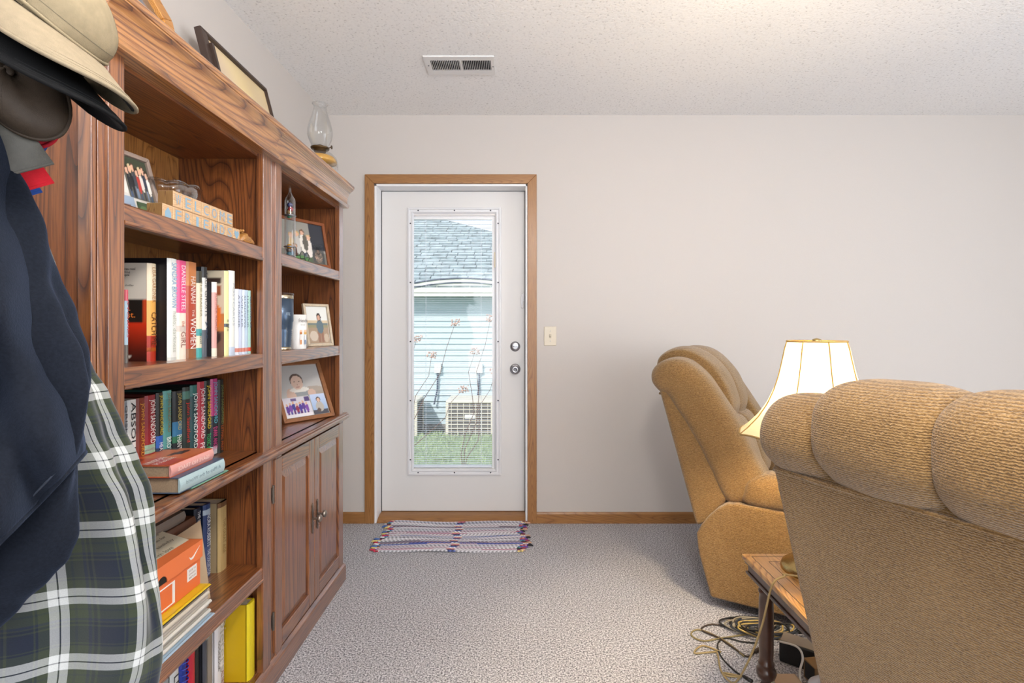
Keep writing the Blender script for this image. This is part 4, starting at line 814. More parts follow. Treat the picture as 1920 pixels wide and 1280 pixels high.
# ------------------------------------------------------------------ on top of the bookcases
TZ = 1.8242
def wall_lean(name, label, cat, yc, zb, xb, lean): return axes_thing(name, label, cat, (xb, yc, zb), (0, 1, 0), (-math.sin(lean), 0, math.cos(lean)))
t = wall_lean('octagonal_wall_frame', 'honey oak octagonal frame standing on top of the nearer bookcase', 'picture frame', 1.41, TZ, -.985, R(14))
oc = [(.205*math.cos(R(22.5+45*i)), .2+.0+.205*math.sin(R(22.5+45*i))*1.0-.2+.19) for i in range(8)]; ic = [(.155*math.cos(R(22.5+45*i)), .19+.155*math.sin(R(22.5+45*i))) for i in range(8)]
for i in range(8):
    j = (i+1) % 8; m = MB(); m.prism([oc[i], oc[j], ic[j], ic[i]], 2, 0, .022); m.build('frame_rail', wood('honey_oak', '#8a5522', '#b0742f', '#c98c42', 0, 2, .35, .3, .5), t, bevel=.003, world=False)
m = MB(); m.prism(ic, 2, .004, .007); m.build('mirror_glass', mat('silvered_glass', '#aeb4c0', .12, .9), t, world=False)
t = wall_lean('wall_plaque', 'dark framed parchment plaque leaning on the wall above the bookcases', 'plaque', 2.017, TZ, -.985, R(14.5))
pw_, ph_ = .476, .362; b = .035
espresso = mat('espresso_frame', '#3f3029', .4)
for poly in ([(-pw_/2, 0), (pw_/2, 0), (pw_/2-b*.4, b*.4), (-pw_/2+b, b*.4)], [(-pw_/2, ph_), (-pw_/2+b, ph_-.012), (pw_/2-.008, ph_-.012), (pw_/2, ph_)], [(-pw_/2, 0), (-pw_/2+b, b*.4), (-pw_/2+b, ph_-.012), (-pw_/2, ph_)], [(pw_/2, 0), (pw_/2, ph_), (pw_/2-.008, ph_-.012), (pw_/2-.008, b*.4)]):
    m = MB(); m.prism(poly, 2, 0, .024); m.build('frame_rail', espresso, t, bevel=.002, world=False)
box((-pw_/2+b-.004, .01, .004), (-pw_/2+b+.010, ph_-.045, .034)).build('inner_strip', espresso, t, world=False)
paint('parchment', t, (-pw_/2+b, .012, .012), (1, 0, 0), (0, 1, 0), pw_-b-.008, ph_-.026, lambda u, v: (.86+.03*math.sin(u*9+v*5), .77+.03*math.sin(u*9+v*5), .60+.03*math.sin(u*7)), [], 20, world=False)
for q in range(5): text(['serenity and grace', 'in every season', 'of our days', 'give thanks', 'always'][q], ink('#8f8470'), t, (.03, ph_-.15-q*.04, .013), (1, 0, 0), (0, 1, 0), [.2, .16, .12, .1, .08][q], .018, world=False)
OL_ = (-.905, 2.462, TZ)
OL_ = (-.842, 2.295, TZ)
ol = thing('oil_lamp', 'clear glass oil lamp with amber oil on top of the bookcase', 'oil lamp', OL_)
HSC = .80
def hs(p): return [(r*.93, h*HSC+(.03 if h > .0865 else h*.4)) if True else 0 for r, h in p]
m = MB(); m.lathe(hs([(.060, 0), (.068, .006), (.078, .02), (.080, .04), (.074, .062), (.055, .078), (.030, .086), (.024, .09)]), OL_, 40, wob=lambda a, h: 1+.012*math.cos(16*a)); m.build('font_bowl', clear, ol, smooth=True)
m = MB(); m.lathe(hs([(.0001, .044), (.074, .045), (.0745, .052), (.066, .064), (.054, .069), (.0001, .069)]), OL_, 32); m.build('amber_oil', mat('oil_amber', '#c08f3c', .1, spec=.6), ol, smooth=True)
m = MB(); m.lathe(hs([(.024, .088), (.028, .092), (.028, .10), (.040, .104), (.042, .112), (.036, .114), (.02, .112), (.012, .125), (.004, .13), (.0001, .13)]), OL_, 28); brn = m.build('burner', mat('burner_brass', '#5c4a34', .35, .9), ol, smooth=True)
m = MB(); m.tube([(OL_[0]+.03, OL_[1]-.01, TZ+.03+.104*HSC), (OL_[0]+.055, OL_[1]-.02, TZ+.03+.106*HSC)], .0018, 6); m.lathe([(.008, -.0015), (.008, .0015)], (OL_[0]+.057, OL_[1]-.0205, TZ+.03+.106*HSC), 14, 0); m.build('wick_key', MATS['burner_brass'], ol)
m = MB(); m.lathe(hs([(.036, .114), (.040, .13), (.050, .155), (.055, .18), (.054, .21), (.046, .25), (.036, .285), (.029, .315), (.027, .33), (.030, .342), (.034, .346)]), OL_, 40, cap=False); m.build('glass_chimney', clear, ol, smooth=True, solid=.0022)
m = MB(); m.tube([(OL_[0]+.0316*math.cos(a), OL_[1]+.0316*math.sin(a), TZ+.03+.346*HSC+.003*math.cos(8*a)) for a in [2*math.pi*k/48 for k in range(48)]], .0022, 6, True); m.build('chimney_rim', clear, ol, smooth=True)
flat_book('black notebook lying on top of the bookcase past the oil lamp', -.790, 2.26, 2.44, TZ, .026, .09, '#2b2d33', '#232429', name='notebook')
# ------------------------------------------------------------------ coat stand with caps, jacket and flannel shirt (nearest the camera)
fleece = mat('navy_fleece', '#15181f', .95, sheen=.09, spec=.1, var=.25, vscale=300, bump=.2, bscale=500)
fleece.node_tree.nodes['Principled BSDF'].inputs['Sheen Tint'].default_value = (.42, .58, 1, 1)  # blue tint puts the bluish rim light into the fabric's sheen colour
def plaid_mat():
    k = NT('plaid_flannel'); b = k.b; uv = k.n('ShaderNodeUVMap'); sx = k.n('ShaderNodeSeparateXYZ'); k.l(uv, 'UV', sx, 0)
    nz = k.n('ShaderNodeTexNoise', i_Scale=60.0, i_Detail=3.0); k.l(uv, 'UV', nz, 'Vector')
    def band(src, out):
        fr = k.n('ShaderNodeMath', operation='FRACT'); k.l(sx, out, fr, 0)
        r = k.n('ShaderNodeValToRGB'); r.color_ramp.interpolation = 'CONSTANT'; e = r.color_ramp.elements
        stops = [(0, '#b0b1af'), (.105, '#1d2126'), (.125, '#b0b1af'), (.24, '#30362a'), (.36, '#181e2c'), (.39, '#30362a'), (.41, '#181e2c'), (.44, '#181e2c'), (.66, '#30362a'), (.685, '#181e2c'), (.72, '#30362a'), (.745, '#23293a'), (.78, '#333a29'), (.90, '#2c3330'), (.93, '#333a29')]
        while len(e) < len(stops): e.new(.5)
        for i, (p, c) in enumerate(stops): e[i].position = p; e[i].color = (*lin(c), 1)
        k.l(fr, 0, r, 'Fac'); return r
    h = band(sx, 'Y'); v = band(sx, 'X')
    mx = k.n('ShaderNodeMix', data_type='RGBA'); mx.inputs[0].default_value = .5; k.l(h, 'Color', mx, 6); k.l(v, 'Color', mx, 7)
    ad = k.n('ShaderNodeMix', data_type='RGBA', blend_type='SCREEN'); ad.inputs[0].default_value = .55; k.l(mx, 2, ad, 6)
    mn = k.n('ShaderNodeMix', data_type='RGBA', blend_type='MULTIPLY'); mn.inputs[0].default_value = 1.0; k.l(h, 'Color', mn, 6); k.l(v, 'Color', mn, 7); k.l(mn, 2, ad, 7)
    rr = k.n('ShaderNodeValToRGB'); rr.color_ramp.elements[0].color = (.8, .8, .8, 1); rr.color_ramp.elements[1].color = (1.15, 1.15, 1.15, 1); k.l(nz, 'Fac', rr, 'Fac')
    m3 = k.n('ShaderNodeMix', data_type='RGBA', blend_type='MULTIPLY'); m3.inputs[0].default_value = 1; k.l(ad, 2, m3, 6); k.l(rr, 'Color', m3, 7); k.l(m3, 2, b, 'Base Color')
    b.inputs['Roughness'].default_value = .95; b.inputs['Sheen Weight'].default_value = .3; b.inputs['Specular IOR Level'].default_value = .1
    bp = k.n('ShaderNodeBump', i_Strength=.15, i_Distance=.001); k.l(nz, 'Fac', bp, 'Height'); k.l(bp, 0, b, 'Normal'); return k.m
def wx(p, d): return (p-967)/1000*d
def wz(p, d): return 1.175-(p-612)/1000*d
# coat stand
CX, CY = -.80, .68
cs = thing('coat_stand', 'dark wooden coat stand behind the hanging clothes', 'coat stand', (CX, CY, 0)); dkw = mat('dark_stain', '#2e1c12', .4)
m = MB(); m.lathe([(.02, 0), (.02, 1.62), (.024, 1.64), (.018, 1.68), (.0001, 1.70)], (CX, CY, 0), 16); m.build('pole', dkw, cs, smooth=True)
for a in (45, 135, 225, 315):
    m = MB(); m.tube(catmull([(CX, CY, .24), (CX+.10*math.cos(R(a)), CY+.10*math.sin(R(a)), .16), (CX+.20*math.cos(R(a)), CY+.20*math.sin(R(a)), .02)], 5), .013, 8); m.build('foot', dkw, cs, smooth=True)
for a, zz_ in ((-75, 1.44), (70, 1.40), (10, 1.60), (180, 1.5)):
    m = MB(); m.tube(catmull([(CX, CY, zz_-.03), (CX+.05*math.cos(R(a)), CY+.05*math.sin(R(a)), zz_-.015), (CX+.085*math.cos(R(a)), CY+.085*math.sin(R(a)), zz_+.03)], 5), .008, 8); m.build('hook', dkw, cs, smooth=True)
# garments: lofted round a hanging axis, right-hand edge follows the photograph
def garment(rows, cx0, cy, ry, nz_, nu, fold, uvs=None):
    """rows: (z, x_edge) from top to bottom; closed loft with fold relief"""
    zs = [r[0] for r in rows]; tab = [(-r[0], r[1]) for r in rows]
    def fn(u, v):
        z = zs[0]+(zs[-1]-zs[0])*v; xe = lerp_table(tab, -z)[0]; rx = max(.02, xe-cx0); a = 2*math.pi*u
        c = math.cos(a); s = math.sin(a); k = 1+fold(a, z, v)
        r_y = ry*(.35+.65*min(1, v*5))*(1 if v < .97 else .8)
        return (cx0+rx*c*(1+.25*fold(a, z, v)), cy+r_y*s*k, z)
    m = MB(); m.grid(fn, nu, nz_, True, uv=uvs); return m
D1 = .645
jr = [(wz(y, D1), wx(x, D1)) for x, y in ((-90, 120), (-30, 180), (0, 225), (45, 300), (78, 365), (104, 440), (132, 520), (168, 590), (203, 662), (214, 720), (207, 800), (196, 860), (186, 930), (176, 985), (150, 1030), (112, 1066), (60, 1112), (0, 1180), (-80, 1240))]
def jfold(a, z, v):
    n_ = noise.noise(Vector((math.cos(a)*1.6, math.sin(a)*1.6, z*6)))*.35
    n_ += .22*math.sin(5*a+9*z)*min(1, v*2)+.14*math.sin(9*a-14*z)
    d = (z-1.10)-.5*(math.cos(a)-.6)
    return n_*.6+.2*math.exp(-(d/.05)**2)*max(0, math.cos(a))
jk = thing('jacket', 'navy fleece jacket hanging in front of the checked shirt', 'jacket', (CX, .62, .75))
m = garment(jr, -.80, .615, .062, 110, 90, jfold); m.build('body', fleece, jk, smooth=True, sub=1)
# the near front flap of the jacket with its stitched hem, hanging in front of the body
edge = [(-200, -20), (200, 0), (330, 33), (470, 60), (620, 86), (700, 116), (770, 142), (830, 156), (850, 157), (1200, 150)]
def flap_px(u, v):
    yb = 1230-383*u**1.3; y = 120+(yb-120)*v; xr = lerp_table(edge, y)[0]; xl = lerp_table([(120, -95), (260, -190), (420, -260), (1200, -290)], y)[0]; u = .22+.78*u if False else u; return xl+(xr-xl)*u, y
def flap(u, v):
    px, py = flap_px(u, v); d = .535+.085*max(0, (u-.55)/.45)**2.2+.05*(1-min(1, v*2.5))+.09*max(0, (.40-u)/.40)**1.6
    d += .013*math.sin(px*.036-py*.014)*min(1, v*2)+.010*math.sin(px*.021+py*.019)+.006*noise.noise(Vector((px*.02, py*.012, 1)))
    return (wx(px, d), d, wz(py, d))
m = MB(); m.grid(flap, 60, 80); m.build('front_flap', fleece, jk, smooth=True, solid=.005)
m = MB(); m.tube([flap(i/60, 1.0) for i in range(61)], .0042, 8); m.build('hem', fleece, jk, smooth=True)
m = MB(); m.tube([tuple(Vector(flap(i/60, .975))+Vector((.001, -.003, 0))) for i in range(61)], .0012, 6); m.build('hem_stitching', mat('fleece_stitch', '#2e3440', .9), jk, smooth=True)
def seam(px, py):
    d = .60; 
    return (wx(px, d), d, wz(py, d))
m = MB(); m.tube([tuple(Vector(flap(.15+.85*i/20, .47+.10*(i/20)**1.5))+Vector((.001, -.0032, 0))) for i in range(21)], .0022, 6); m.build('yoke_seam', fleece, jk, smooth=True)
# flannel shirt
D2 = .80
fr_ = [(wz(y, D2), wx(x, D2)) for x, y in ((40, 330), (70, 365), (86, 385), (100, 440), (116, 510), (135, 600), (185, 690), (212, 735), (235, 800), (262, 860), (288, 915), (298, 955), (306, 1010), (314, 1060), (321, 1110), (322, 1160), (317, 1210), (303, 1270), (292, 1330), (285, 1400))]
def ffold(a, z, v):
    return .16*math.sin(6*a+5*z)*min(1, v*1.5)+.10*math.sin(11*a-8*z)+.18*noise.noise(Vector((math.cos(a)*2, math.sin(a)*2, z*4)))
fs_ = thing('flannel_shirt', 'green and navy checked flannel shirt hanging under the jacket', 'shirt', (CX, .77, .54))
def fuv(u, v):
    a = u if u < .75 else u-1.0
    return (-a*13.9+.355, (1-v)*9.35+.28)
m = garment(fr_, -.84, .775, .075, 110, 96, ffold, fuv); m.build('body', plaid_mat(), fs_, smooth=True, sub=1)
# ---- caps
def tuple2hex(c, f): return '#%02x%02x%02x' % tuple(int(v*255*f) for v in hexc(c))
def cap(name, label, org, xdir, zdir, crown_c, brim_c, under_c=None, rx=.095, ry=.085, hh=.055, L=.068, W=.082, droop=.030, rough=.9, crown=True, bang=68, sq=2.6):
    x = Vector(xdir).normalized(); z = Vector(zdir); z = (z-x*z.dot(x)).normalized(); y = z.cross(x)
    t = axes_thing(name, label, 'cap', org, x, y, group='caps hung on the coat stand')
    cm = mat('cap_'+crown_c.strip('#'), crown_c, rough, sheen=0, spec=.2, var=.08, vscale=120, bump=.2, bscale=900); bm = mat('cap_'+brim_c.strip('#'), brim_c, rough, sheen=0, spec=.2, var=.08, vscale=120, bump=.2, bscale=900)
    def dome(u, v):
        a = 2*math.pi*u; p = v*math.pi/2; r = math.cos(p)**.62; cr = 1+.03*noise.noise(Vector((math.cos(a)*2.2, math.sin(a)*2.2, v*3)))
        pan = 1-.012*math.exp(-((((a/(math.pi/3)) % 1)-.5)/.06)**2)
        return (rx*r*math.cos(a)*cr*pan, ry*r*math.sin(a)*cr*pan, hh*math.sin(p)*cr*(1+.2*math.cos(a)))
    m = MB(); m.grid(dome, 48, 14, True); m.build('crown', cm, t, smooth=True, world=False, solid=.002)
    m = MB(); m.tube([(rx*1.012*math.cos(a), ry*1.012*math.sin(a), .004) for a in [2*math.pi*k/40 for k in range(40)]], .0022, 6, True); m.build('sweatband_edge', cm, t, smooth=True, world=False)
    m = MB(); m._ball((0, 0, hh*1.03), (.007, .007, .004), 10, 6); m.build('top_button', cm, t, smooth=True, world=False)
    for a in (-40, 40, 140, -140):
        m = MB(); m.tube([tuple(Vector(dome(R(a)/(2*math.pi) % 1, k/14))*1.004) for k in range(14)], .0009, 4); m.build('panel_seam', mat('seam_'+crown_c.strip('#'), tuple2hex(crown_c, .7), .95), t, world=False)
    m = MB(); m.tube([tuple(Vector(dome(k/48, .16))*1.004) for k in range(48)], .0009, 4, True); m.build('band_seam', MATS['seam_'+crown_c.strip('#')], t, world=False)
    B = R(bang)
    def brim(u, v):
        s = 2*u-1; a = s*B; ix, iy = rx*math.cos(a), ry*math.sin(a); ox = rx*math.cos(B)+ (rx*(1-math.cos(B))+L)*math.sqrt(max(0, 1-abs(s)**sq)); oy = W*math.copysign(abs(s)**.85, s)
        w = v; return (ix+(ox-ix)*w, iy+(oy-iy)*w, .002-droop*(s*s)*(.35+.65*w)-.006*w)
    m = MB(); m.grid(brim, 41, 12); m.build('brim', bm, t, smooth=True, world=False, solid=.0034)
    m = MB(); m.tube([brim(k/40, 1.0) for k in range(41)], .0024, 6); m.build('brim_edge', bm, t, smooth=True, world=False)
    for w in (.82, .9):
        m = MB(); m.tube([tuple(Vector(brim(.04+.92*k/40, w))+Vector((0, 0, .0019))) for k in range(41)], .0005, 4); m.build('brim_stitching', mat('stitch_'+brim_c.strip('#'), brim_c, .95), t, world=False)
    if under_c:
        m = MB(); m.grid(lambda u, v: tuple(Vector(brim(.02+.96*u, .03+.94*v))-Vector((0, 0, .0021))), 41, 10); m.build('brim_lining', mat('lining_'+under_c.strip('#'), under_c, .95), t, smooth=True, world=False)
    return t
X1 = (.73, -.05, -.68); Z1 = (.66, .06, .74)
def at(px, py, d): return Vector((wx(px, d), d, wz(py, d)))
def put(px, py, d, xd, rx=.095): return at(px, py, d)-Vector(xd).normalized()*rx
cap('baseball_cap', 'khaki cap with curved brim, uppermost on the stand', put(150, 96, .60, X1), X1, Z1, '#84775f', '#827560', '#1c1a17')
X2 = (.74, -.04, -.67)
cap('baseball_cap', 'black cap directly under the khaki one', put(118, 126, .60, X2), X2, Z1, '#0c0c0d', '#0b0b0c', '#060607', rx=.090, ry=.080, hh=.020, L=.080)
L3 = Vector((.55, 0, -.835)); Z3 = Vector((.35, -.90, .232)); X3 = L3.cross(Z3).normalized()
def corner_put(px, py, d, w): return at(px, py, d)-X3*.02-L3*w
cap('baseball_cap', 'grey brown waxed cap hanging brim down under the black one', corner_put(78, 292, .62, .086), X3, Z3, '#3b3128', '#55524c', '#4a4844', rx=.040, ry=.072, L=.080, W=.088, hh=.030, droop=.012, sq=7, rough=.5)
cap('baseball_cap', 'red cap hanging brim down with only its brim showing under the grey one', corner_put(76, 330, .645, .078), X3, Z3, '#a8202c', '#c8242f', '#a81e28', rx=.035, ry=.046, L=.085, W=.080, hh=.008, droop=.012, sq=7)
cap('baseball_cap', 'blue cap with only its brim edge showing under the red one', corner_put(54, 348, .665, .076), X3, Z3, '#24407c', '#2a4a90', '#223c78', rx=.035, ry=.044, L=.085, W=.078, hh=.006, droop=.012, sq=7)
# ------------------------------------------------------------------ rag rug
rx0, rx1, ry0, ry1 = -.748, .050, 2.775, 3.185
rug = thing('rag_rug', 'woven rag rug with white, grey, blue and red stripes at the door', 'rug', ((rx0+rx1)/2, (ry0+ry1)/2, 0))
km = NT('rag_weave'); at_ = km.n('ShaderNodeAttribute', attribute_name='Col'); km.l(at_, 'Color', km.b, 'Base Color'); km.b.inputs['Roughness'].default_value = .95; rag = km.m
pal = ['#c9c7cc', '#d4d2d6', '#bdbcc4', '#a9adb8', '#c6b9c0', '#a3a0ac', '#7d88b4', '#d8d6da', '#b9a3b0', '#c2c0c8', '#8a7484', '#cfcdd2', '#a9aeb9', '#d0ccd2', '#b98a9c', '#bfbec6', '#cbc9cf', '#75727f', '#d6d4d8', '#c8c2cc']
rows = 38; m = MB(); m.col = []; nx = 150
def rug_edge(y, s): return (.012*math.sin(y*23+s)+.010*math.sin(y*57+s*2))
for j in range(rows):
    base_c = pal[(j*7) % len(pal)]; 
    if j in (8, 9): base_c = '#5560a8'
    o0 = len(m.v); rr = (ry1-ry0)/rows; yc = ry0+(j+.5)*rr; x0 = rx0+rug_edge(yc, 1)+.10*(yc-ry0)*.2; x1 = rx1+rug_edge(yc, 4)
    for i in range(nx):
        u = i/(nx-1); x = x0+(x1-x0)*u; yy = yc+.008*math.sin(x*7+j*.4)*(1 if j > 2 else .4); lift = .012*max(0, (yc-3.12)/.06)*(.6+.4*math.sin(x*8))+.004*math.sin(x*11+yc*9)
        seg = int((u*3.1+j*.37)); c = lin(pal[(j*7+seg*3) % len(pal)]) if (seg*5+j) % 4 == 0 else lin(base_c)
        if abs(u-.52) < .03: c = lin(['#5566a8', '#c06a80', '#e6e2e6', '#4a4a5a', '#d8c8a8'][(j*3) % 5])
        if u < .03 or u > .965: c = lin(['#b8324a', '#6a4a9a', '#d6c27a', '#2c2a30', '#4a6aa8', '#c9a08a', '#d8d4d8', '#8a3a5a', '#5a8a8a'][(j*5+(2 if u > .5 else 0)) % 9])
        k_ = (.42 if j % 3 == 0 else .72) if (i//2+j) % 2 else 1.06; c = tuple(min(1, v*k_) for v in c); bump_ = .0016 if (i+j) % 2 else .0
        for q in range(5):
            a = math.pi*q/4; m.v.append((x, yy-rr*.50*math.cos(a), max(.001, .003+lift)+(.0065-bump_)*math.sin(a))); m.col.append(c)
    for i in range(nx-1):
        for q in range(4): m.f.append((o0+i*5+q, o0+(i+1)*5+q, o0+(i+1)*5+q+1, o0+i*5+q+1))
o = m.build('woven_rows', rag, rug, smooth=True, fix=False); o['kind'] = 'stuff'
for j in range(34):
    s = j % 2; y = ry0+(j//2+.5)*(ry1-ry0)/17; x = (rx1+rug_edge(y, 4)) if s else (rx0+rug_edge(y, 1)+.02*(y-ry0)); d = 1 if s else -1
    c = ['#b8324a', '#6a4a9a', '#d6c27a', '#2c2a30', '#4a6aa8', '#c9a08a', '#d8d4d8', '#8a3a5a'][j*5 % 8]; l = random.uniform(.012, .026); dy = random.uniform(-.012, .012)
    m = MB(); m.tube([(x-d*.01, y, .006), (x+d*l*.6, y+dy*.5, .008), (x+d*l, y+dy, .004)], [.0055, .005, .003], 6); m.build('rag_end', mat('rag_'+c.strip('#'), c, .95), rug, smooth=True)

# ------------------------------------------------------------------ recliners
def chenille():
    k = NT('tan_chenille'); b = k.b; tc = k.n('ShaderNodeTexCoord')
    mp = k.n('ShaderNodeMapping'); mp.inputs['Scale'].default_value = (1, 1, 1.6); k.l(tc, 'Object', mp, 'Vector')
    n1 = k.n('ShaderNodeTexNoise', i_Scale=200.0, i_Detail=2.0, i_Distortion=.6); k.l(mp, 0, n1, 'Vector')
    wv = k.n('ShaderNodeTexWave', i_Scale=75.0, i_Distortion=4.0, i_Detail=2.0); wv.inputs['Detail Scale'].default_value = 3.0; wv.bands_direction = 'Z'; k.l(tc, 'Object', wv, 'Vector')
    mxv = k.n('ShaderNodeMix', data_type='FLOAT'); mxv.inputs[0].default_value = .35; k.l(n1, 'Fac', mxv, 2); k.l(wv, 'Fac', mxv, 3)
    r = k.ramp([(0.22, '#5a4125'), (0.5, '#826339'), (0.78, '#a3845a')]); k.l(mxv, 0, r, 'Fac')
    n2 = k.n('ShaderNodeTexNoise', i_Scale=6.0, i_Detail=3.0); k.l(tc, 'Object', n2, 'Vector'); r2 = k.n('ShaderNodeValToRGB'); r2.color_ramp.elements[0].color = (.84, .83, .82, 1); r2.color_ramp.elements[1].color = (1.1, 1.1, 1.1, 1); k.l(n2, 'Fac', r2, 'Fac')
    mx = k.n('ShaderNodeMix', data_type='RGBA', blend_type='MULTIPLY'); mx.inputs[0].default_value = 1; k.l(r, 'Color', mx, 6); k.l(r2, 'Color', mx, 7); k.l(mx, 2, b, 'Base Color')
    b.inputs['Roughness'].default_value = .9; b.inputs['Sheen Weight'].default_value = .35; b.inputs['Sheen Tint'].default_value = (1, .95, .88, 1); b.inputs['Specular IOR Level'].default_value = .15
    bp = k.n('ShaderNodeBump', i_Strength=.8, i_Distance=.004); k.l(mxv, 0, bp, 'Height'); k.l(bp, 0, b, 'Normal'); return k.m
chen = chenille()
def pillow(outline, ax0, ax1, y0, y1, p=2.6, n=6, nu=17, wr=.004, seed=0.0, kmin=(0, 0)):
    """puffed channel: closed side outline (x, z) shrunk towards an inner axis at both ends of its width"""
    oc_ = [(v[0], v[1]) for v in catmull([(a, b, 0) for a, b in outline], n, True)]; A = Vector(ax0); B = Vector(ax1); m = MB(); N = len(oc_)
    def fn(u, v):
        o = Vector(oc_[int(round(u*N)) % N]); ab = B-A; t = max(0, min(1, (o-A).dot(ab)/ab.length_squared)); a = A+ab*t; th = math.pi*(v-.5); sn = math.sin(th); s = abs(sn)**(2/p)
        k = max(0, math.cos(th))**(2/p); km = kmin[0 if v < .5 else 1]; k = km+(1-km)*k if 0 < v < 1 else .0
        q = a+(o-a)*k; y = (y0+y1)/2+(y1-y0)/2*math.copysign(s, sn); d = (o-a).normalized() if (o-a).length > 1e-6 else Vector((0, 0))
        w = wr*noise.noise(Vector((q.x*9+seed, y*16, q.y*9)))+wr*.7*math.sin(q.y*60+seed*3+y*30)*max(0, s-.45)*1.4
        q = q+d*w*min(1, k*1.6); return (q.x, y, q.y)
    m.grid(fn, N, nu, True); return m
def recliner(label, loc, rz):
    t = thing('recliner', label, 'recliner', loc, rz, group='pair of recliners')
    W = .352
    # back shell and its piping
    m = MB(); m.prism([(-.232, .905), (-.150, .900), (-.030, .70), (.075, .47), (-.02, .34), (-.066, .315)], 1, -W+.016, W-.016); m.build('back_shell', chen, t, bevel=.02, seg=3, world=False)
    m = MB(); m.tube(catmull([(-.225, -W+.03, .876), (-.236, -W*.5, .880), (-.238, 0, .882), (-.236, W*.5, .880), (-.225, W-.03, .876)], 6), .0055, 8); m.build('back_piping', chen, t, smooth=True, world=False)
    bol = [(-.232, .885), (-.268, .930), (-.262, .985), (-.205, 1.030), (-.115, 1.030), (-.03, .965), (.035, .875), (.105, .765), (.165, .65), (.215, .55), (.205, .475), (.12, .440), (.045, .448), (-.028, .60), (-.105, .74), (-.190, .865)]
    for s in (-1, 1):
        a, b = sorted((s*W*1.01, s*(W-.158)))
        pillow(bol, (-.15, .94), (.11, .54), a, b, 3.4, 5, 25, .0035, 1.0+s, (0, .72) if s < 0 else (.72, 0)).build('back_bolster', chen, t, smooth=True, world=False, sub=1)
    head = [(-.235, .880), (-.285, .945), (-.278, 1.03), (-.205, 1.078), (-.105, 1.070), (-.01, 1.00), (.045, .905), (.068, .815), (.045, .752), (-.02, .745), (-.09, .80), (-.17, .865)]
    lum = [(-.03, .75), (.03, .775), (.085, .76), (.125, .69), (.155, .60), (.175, .51), (.12, .455), (.03, .47), (-.01, .60)]
    for a, b, sd in ((-.205, .004, 3.0), (-.004, .205, 5.0)):
        pillow(head, (-.16, .99), (-.03, .85), a, b, 2.8, 5, 21, .004, sd, (.74, .74)).build('head_cushion', chen, t, smooth=True, world=False, sub=1)
        pillow(lum, (.03, .70), (.08, .54), a, b, 2.8, 5, 17, .004, sd+1, (.6, .6)).build('lumbar_cushion', chen, t, smooth=True, world=False, sub=1)
    # arms: outer side panel with curved top rear, and a padded top
    prof = [(-.056, .300), (-.052, .255), (-.046, .215), (.002, .045), (.62, .045), (.68, .10), (.68, .44), (.12, .452), (.068, .446), (.028, .418), (-.008, .380), (-.036, .340)]
    for s in (-1, 1):
        a, b = sorted((s*.372, s*.232)); m = MB(); m.prism(prof, 1, a, b); m.build('arm_panel', chen, t, bevel=.012, seg=3, world=False)
        arm = [(.13, .448), (.12, .50), (.15, .565), (.30, .592), (.55, .590), (.68, .575), (.715, .52), (.70, .455), (.5, .440), (.3, .440)]
        pillow(arm, (.22, .51), (.62, .51), min(s*.380, s*.222), max(s*.380, s*.222), 3.0, 5, 15, .003, s*2.0).build('arm_pad', chen, t, smooth=True, world=False, sub=1)
    seat = [(.05, .30), (.06, .44), (.14, .485), (.35, .495), (.60, .49), (.70, .45), (.72, .36), (.68, .28), (.35, .26)]
    pillow(seat, (.2, .38), (.58, .38), -.228, .228, 4.0, 5, 19, .003, 9).build('seat_cushion', chen, t, smooth=True, world=False, sub=1)
    foot = [(.62, .09), (.69, .08), (.735, .14), (.74, .24), (.71, .30), (.64, .30), (.61, .2)]
    pillow(foot, (.67, .15), (.67, .25), -.228, .228, 4.0, 5, 15, .003, 11).build('footrest', chen, t, smooth=True, world=False, sub=1)
    box((.07, -.27, 0), (.56, .27, .10)).build('base_frame', mat('recliner_black', '#121213', .7), t, world=False)
    return t
recliner('tan chenille recliner near the back wall with its side toward the camera', (1.007, 2.540, 0), R(-32))
recliner('tan chenille recliner seen from behind, close to the camera', (.874, .907, 0), R(22.3))

# ------------------------------------------------------------------ wedge table between the recliners
TT = .43; tx, ty0, ty1 = .742, 1.335, 1.752
tbl = thing('side_table', 'low dark wooden side table with turned legs between the recliners', 'table', (.95, 1.6, 0))
top_w = wood('table_walnut', '#6a4420', '#9a6c38', '#b58a50', 1, 1.6, .3, .3, .5); dkt = mat('table_dark', '#43291c', .3, coat=.4, var=.15, vscale=30)
poly = [(tx, ty0), (1.22, 1.53), (1.22, ty1), (tx, ty1)]
def inset(d): return [(tx+d, ty0+d*1.25), (1.22-d, 1.53+d*.75), (1.22-d, ty1-d), (tx+d, ty1-d)]
m = MB(); m.prism(poly, 2, TT-.016, TT); m.build('table_top', top_w, tbl, bevel=.003)
m = MB(); m.prism(inset(.006), 2, TT-.026, TT-.016); m.prism(inset(.014), 2, TT-.050, TT-.026); m.build('top_moulding', dkt, tbl, bevel=.003)
m = MB(); m.prism(inset(.008), 2, TT-.060, TT-.050); m.prism(inset(.026), 2, TT-.078, TT-.060); m.build('apron', dkt, tbl, bevel=.004)
m = MB()
for d, w in ((.022, .002), (.060, .0015)):
    a = inset(d); b = inset(d+w)
    for i in range(4):
        j = (i+1) % 4; m.prism([a[i], a[j], b[j], b[i]], 2, TT-.0005, TT+.0004)
m.build('inlay_line', mat('inlay_dark', '#2a1a12', .4), tbl)
legp = [(.014, 0), (.018, .004), (.021, .02), (.018, .035), (.014, .045), (.015, .052), (.026, .062), (.030, .075), (.028, .088), (.021, .096), (.024, .100), (.024, .108), (.020, .112), (.021, .13), (.0225, .22), (.0215, .31), (.020, .325), (.0235, .330), (.0235, .336), (.020, .342), (.020, .36), (.022, .356)]
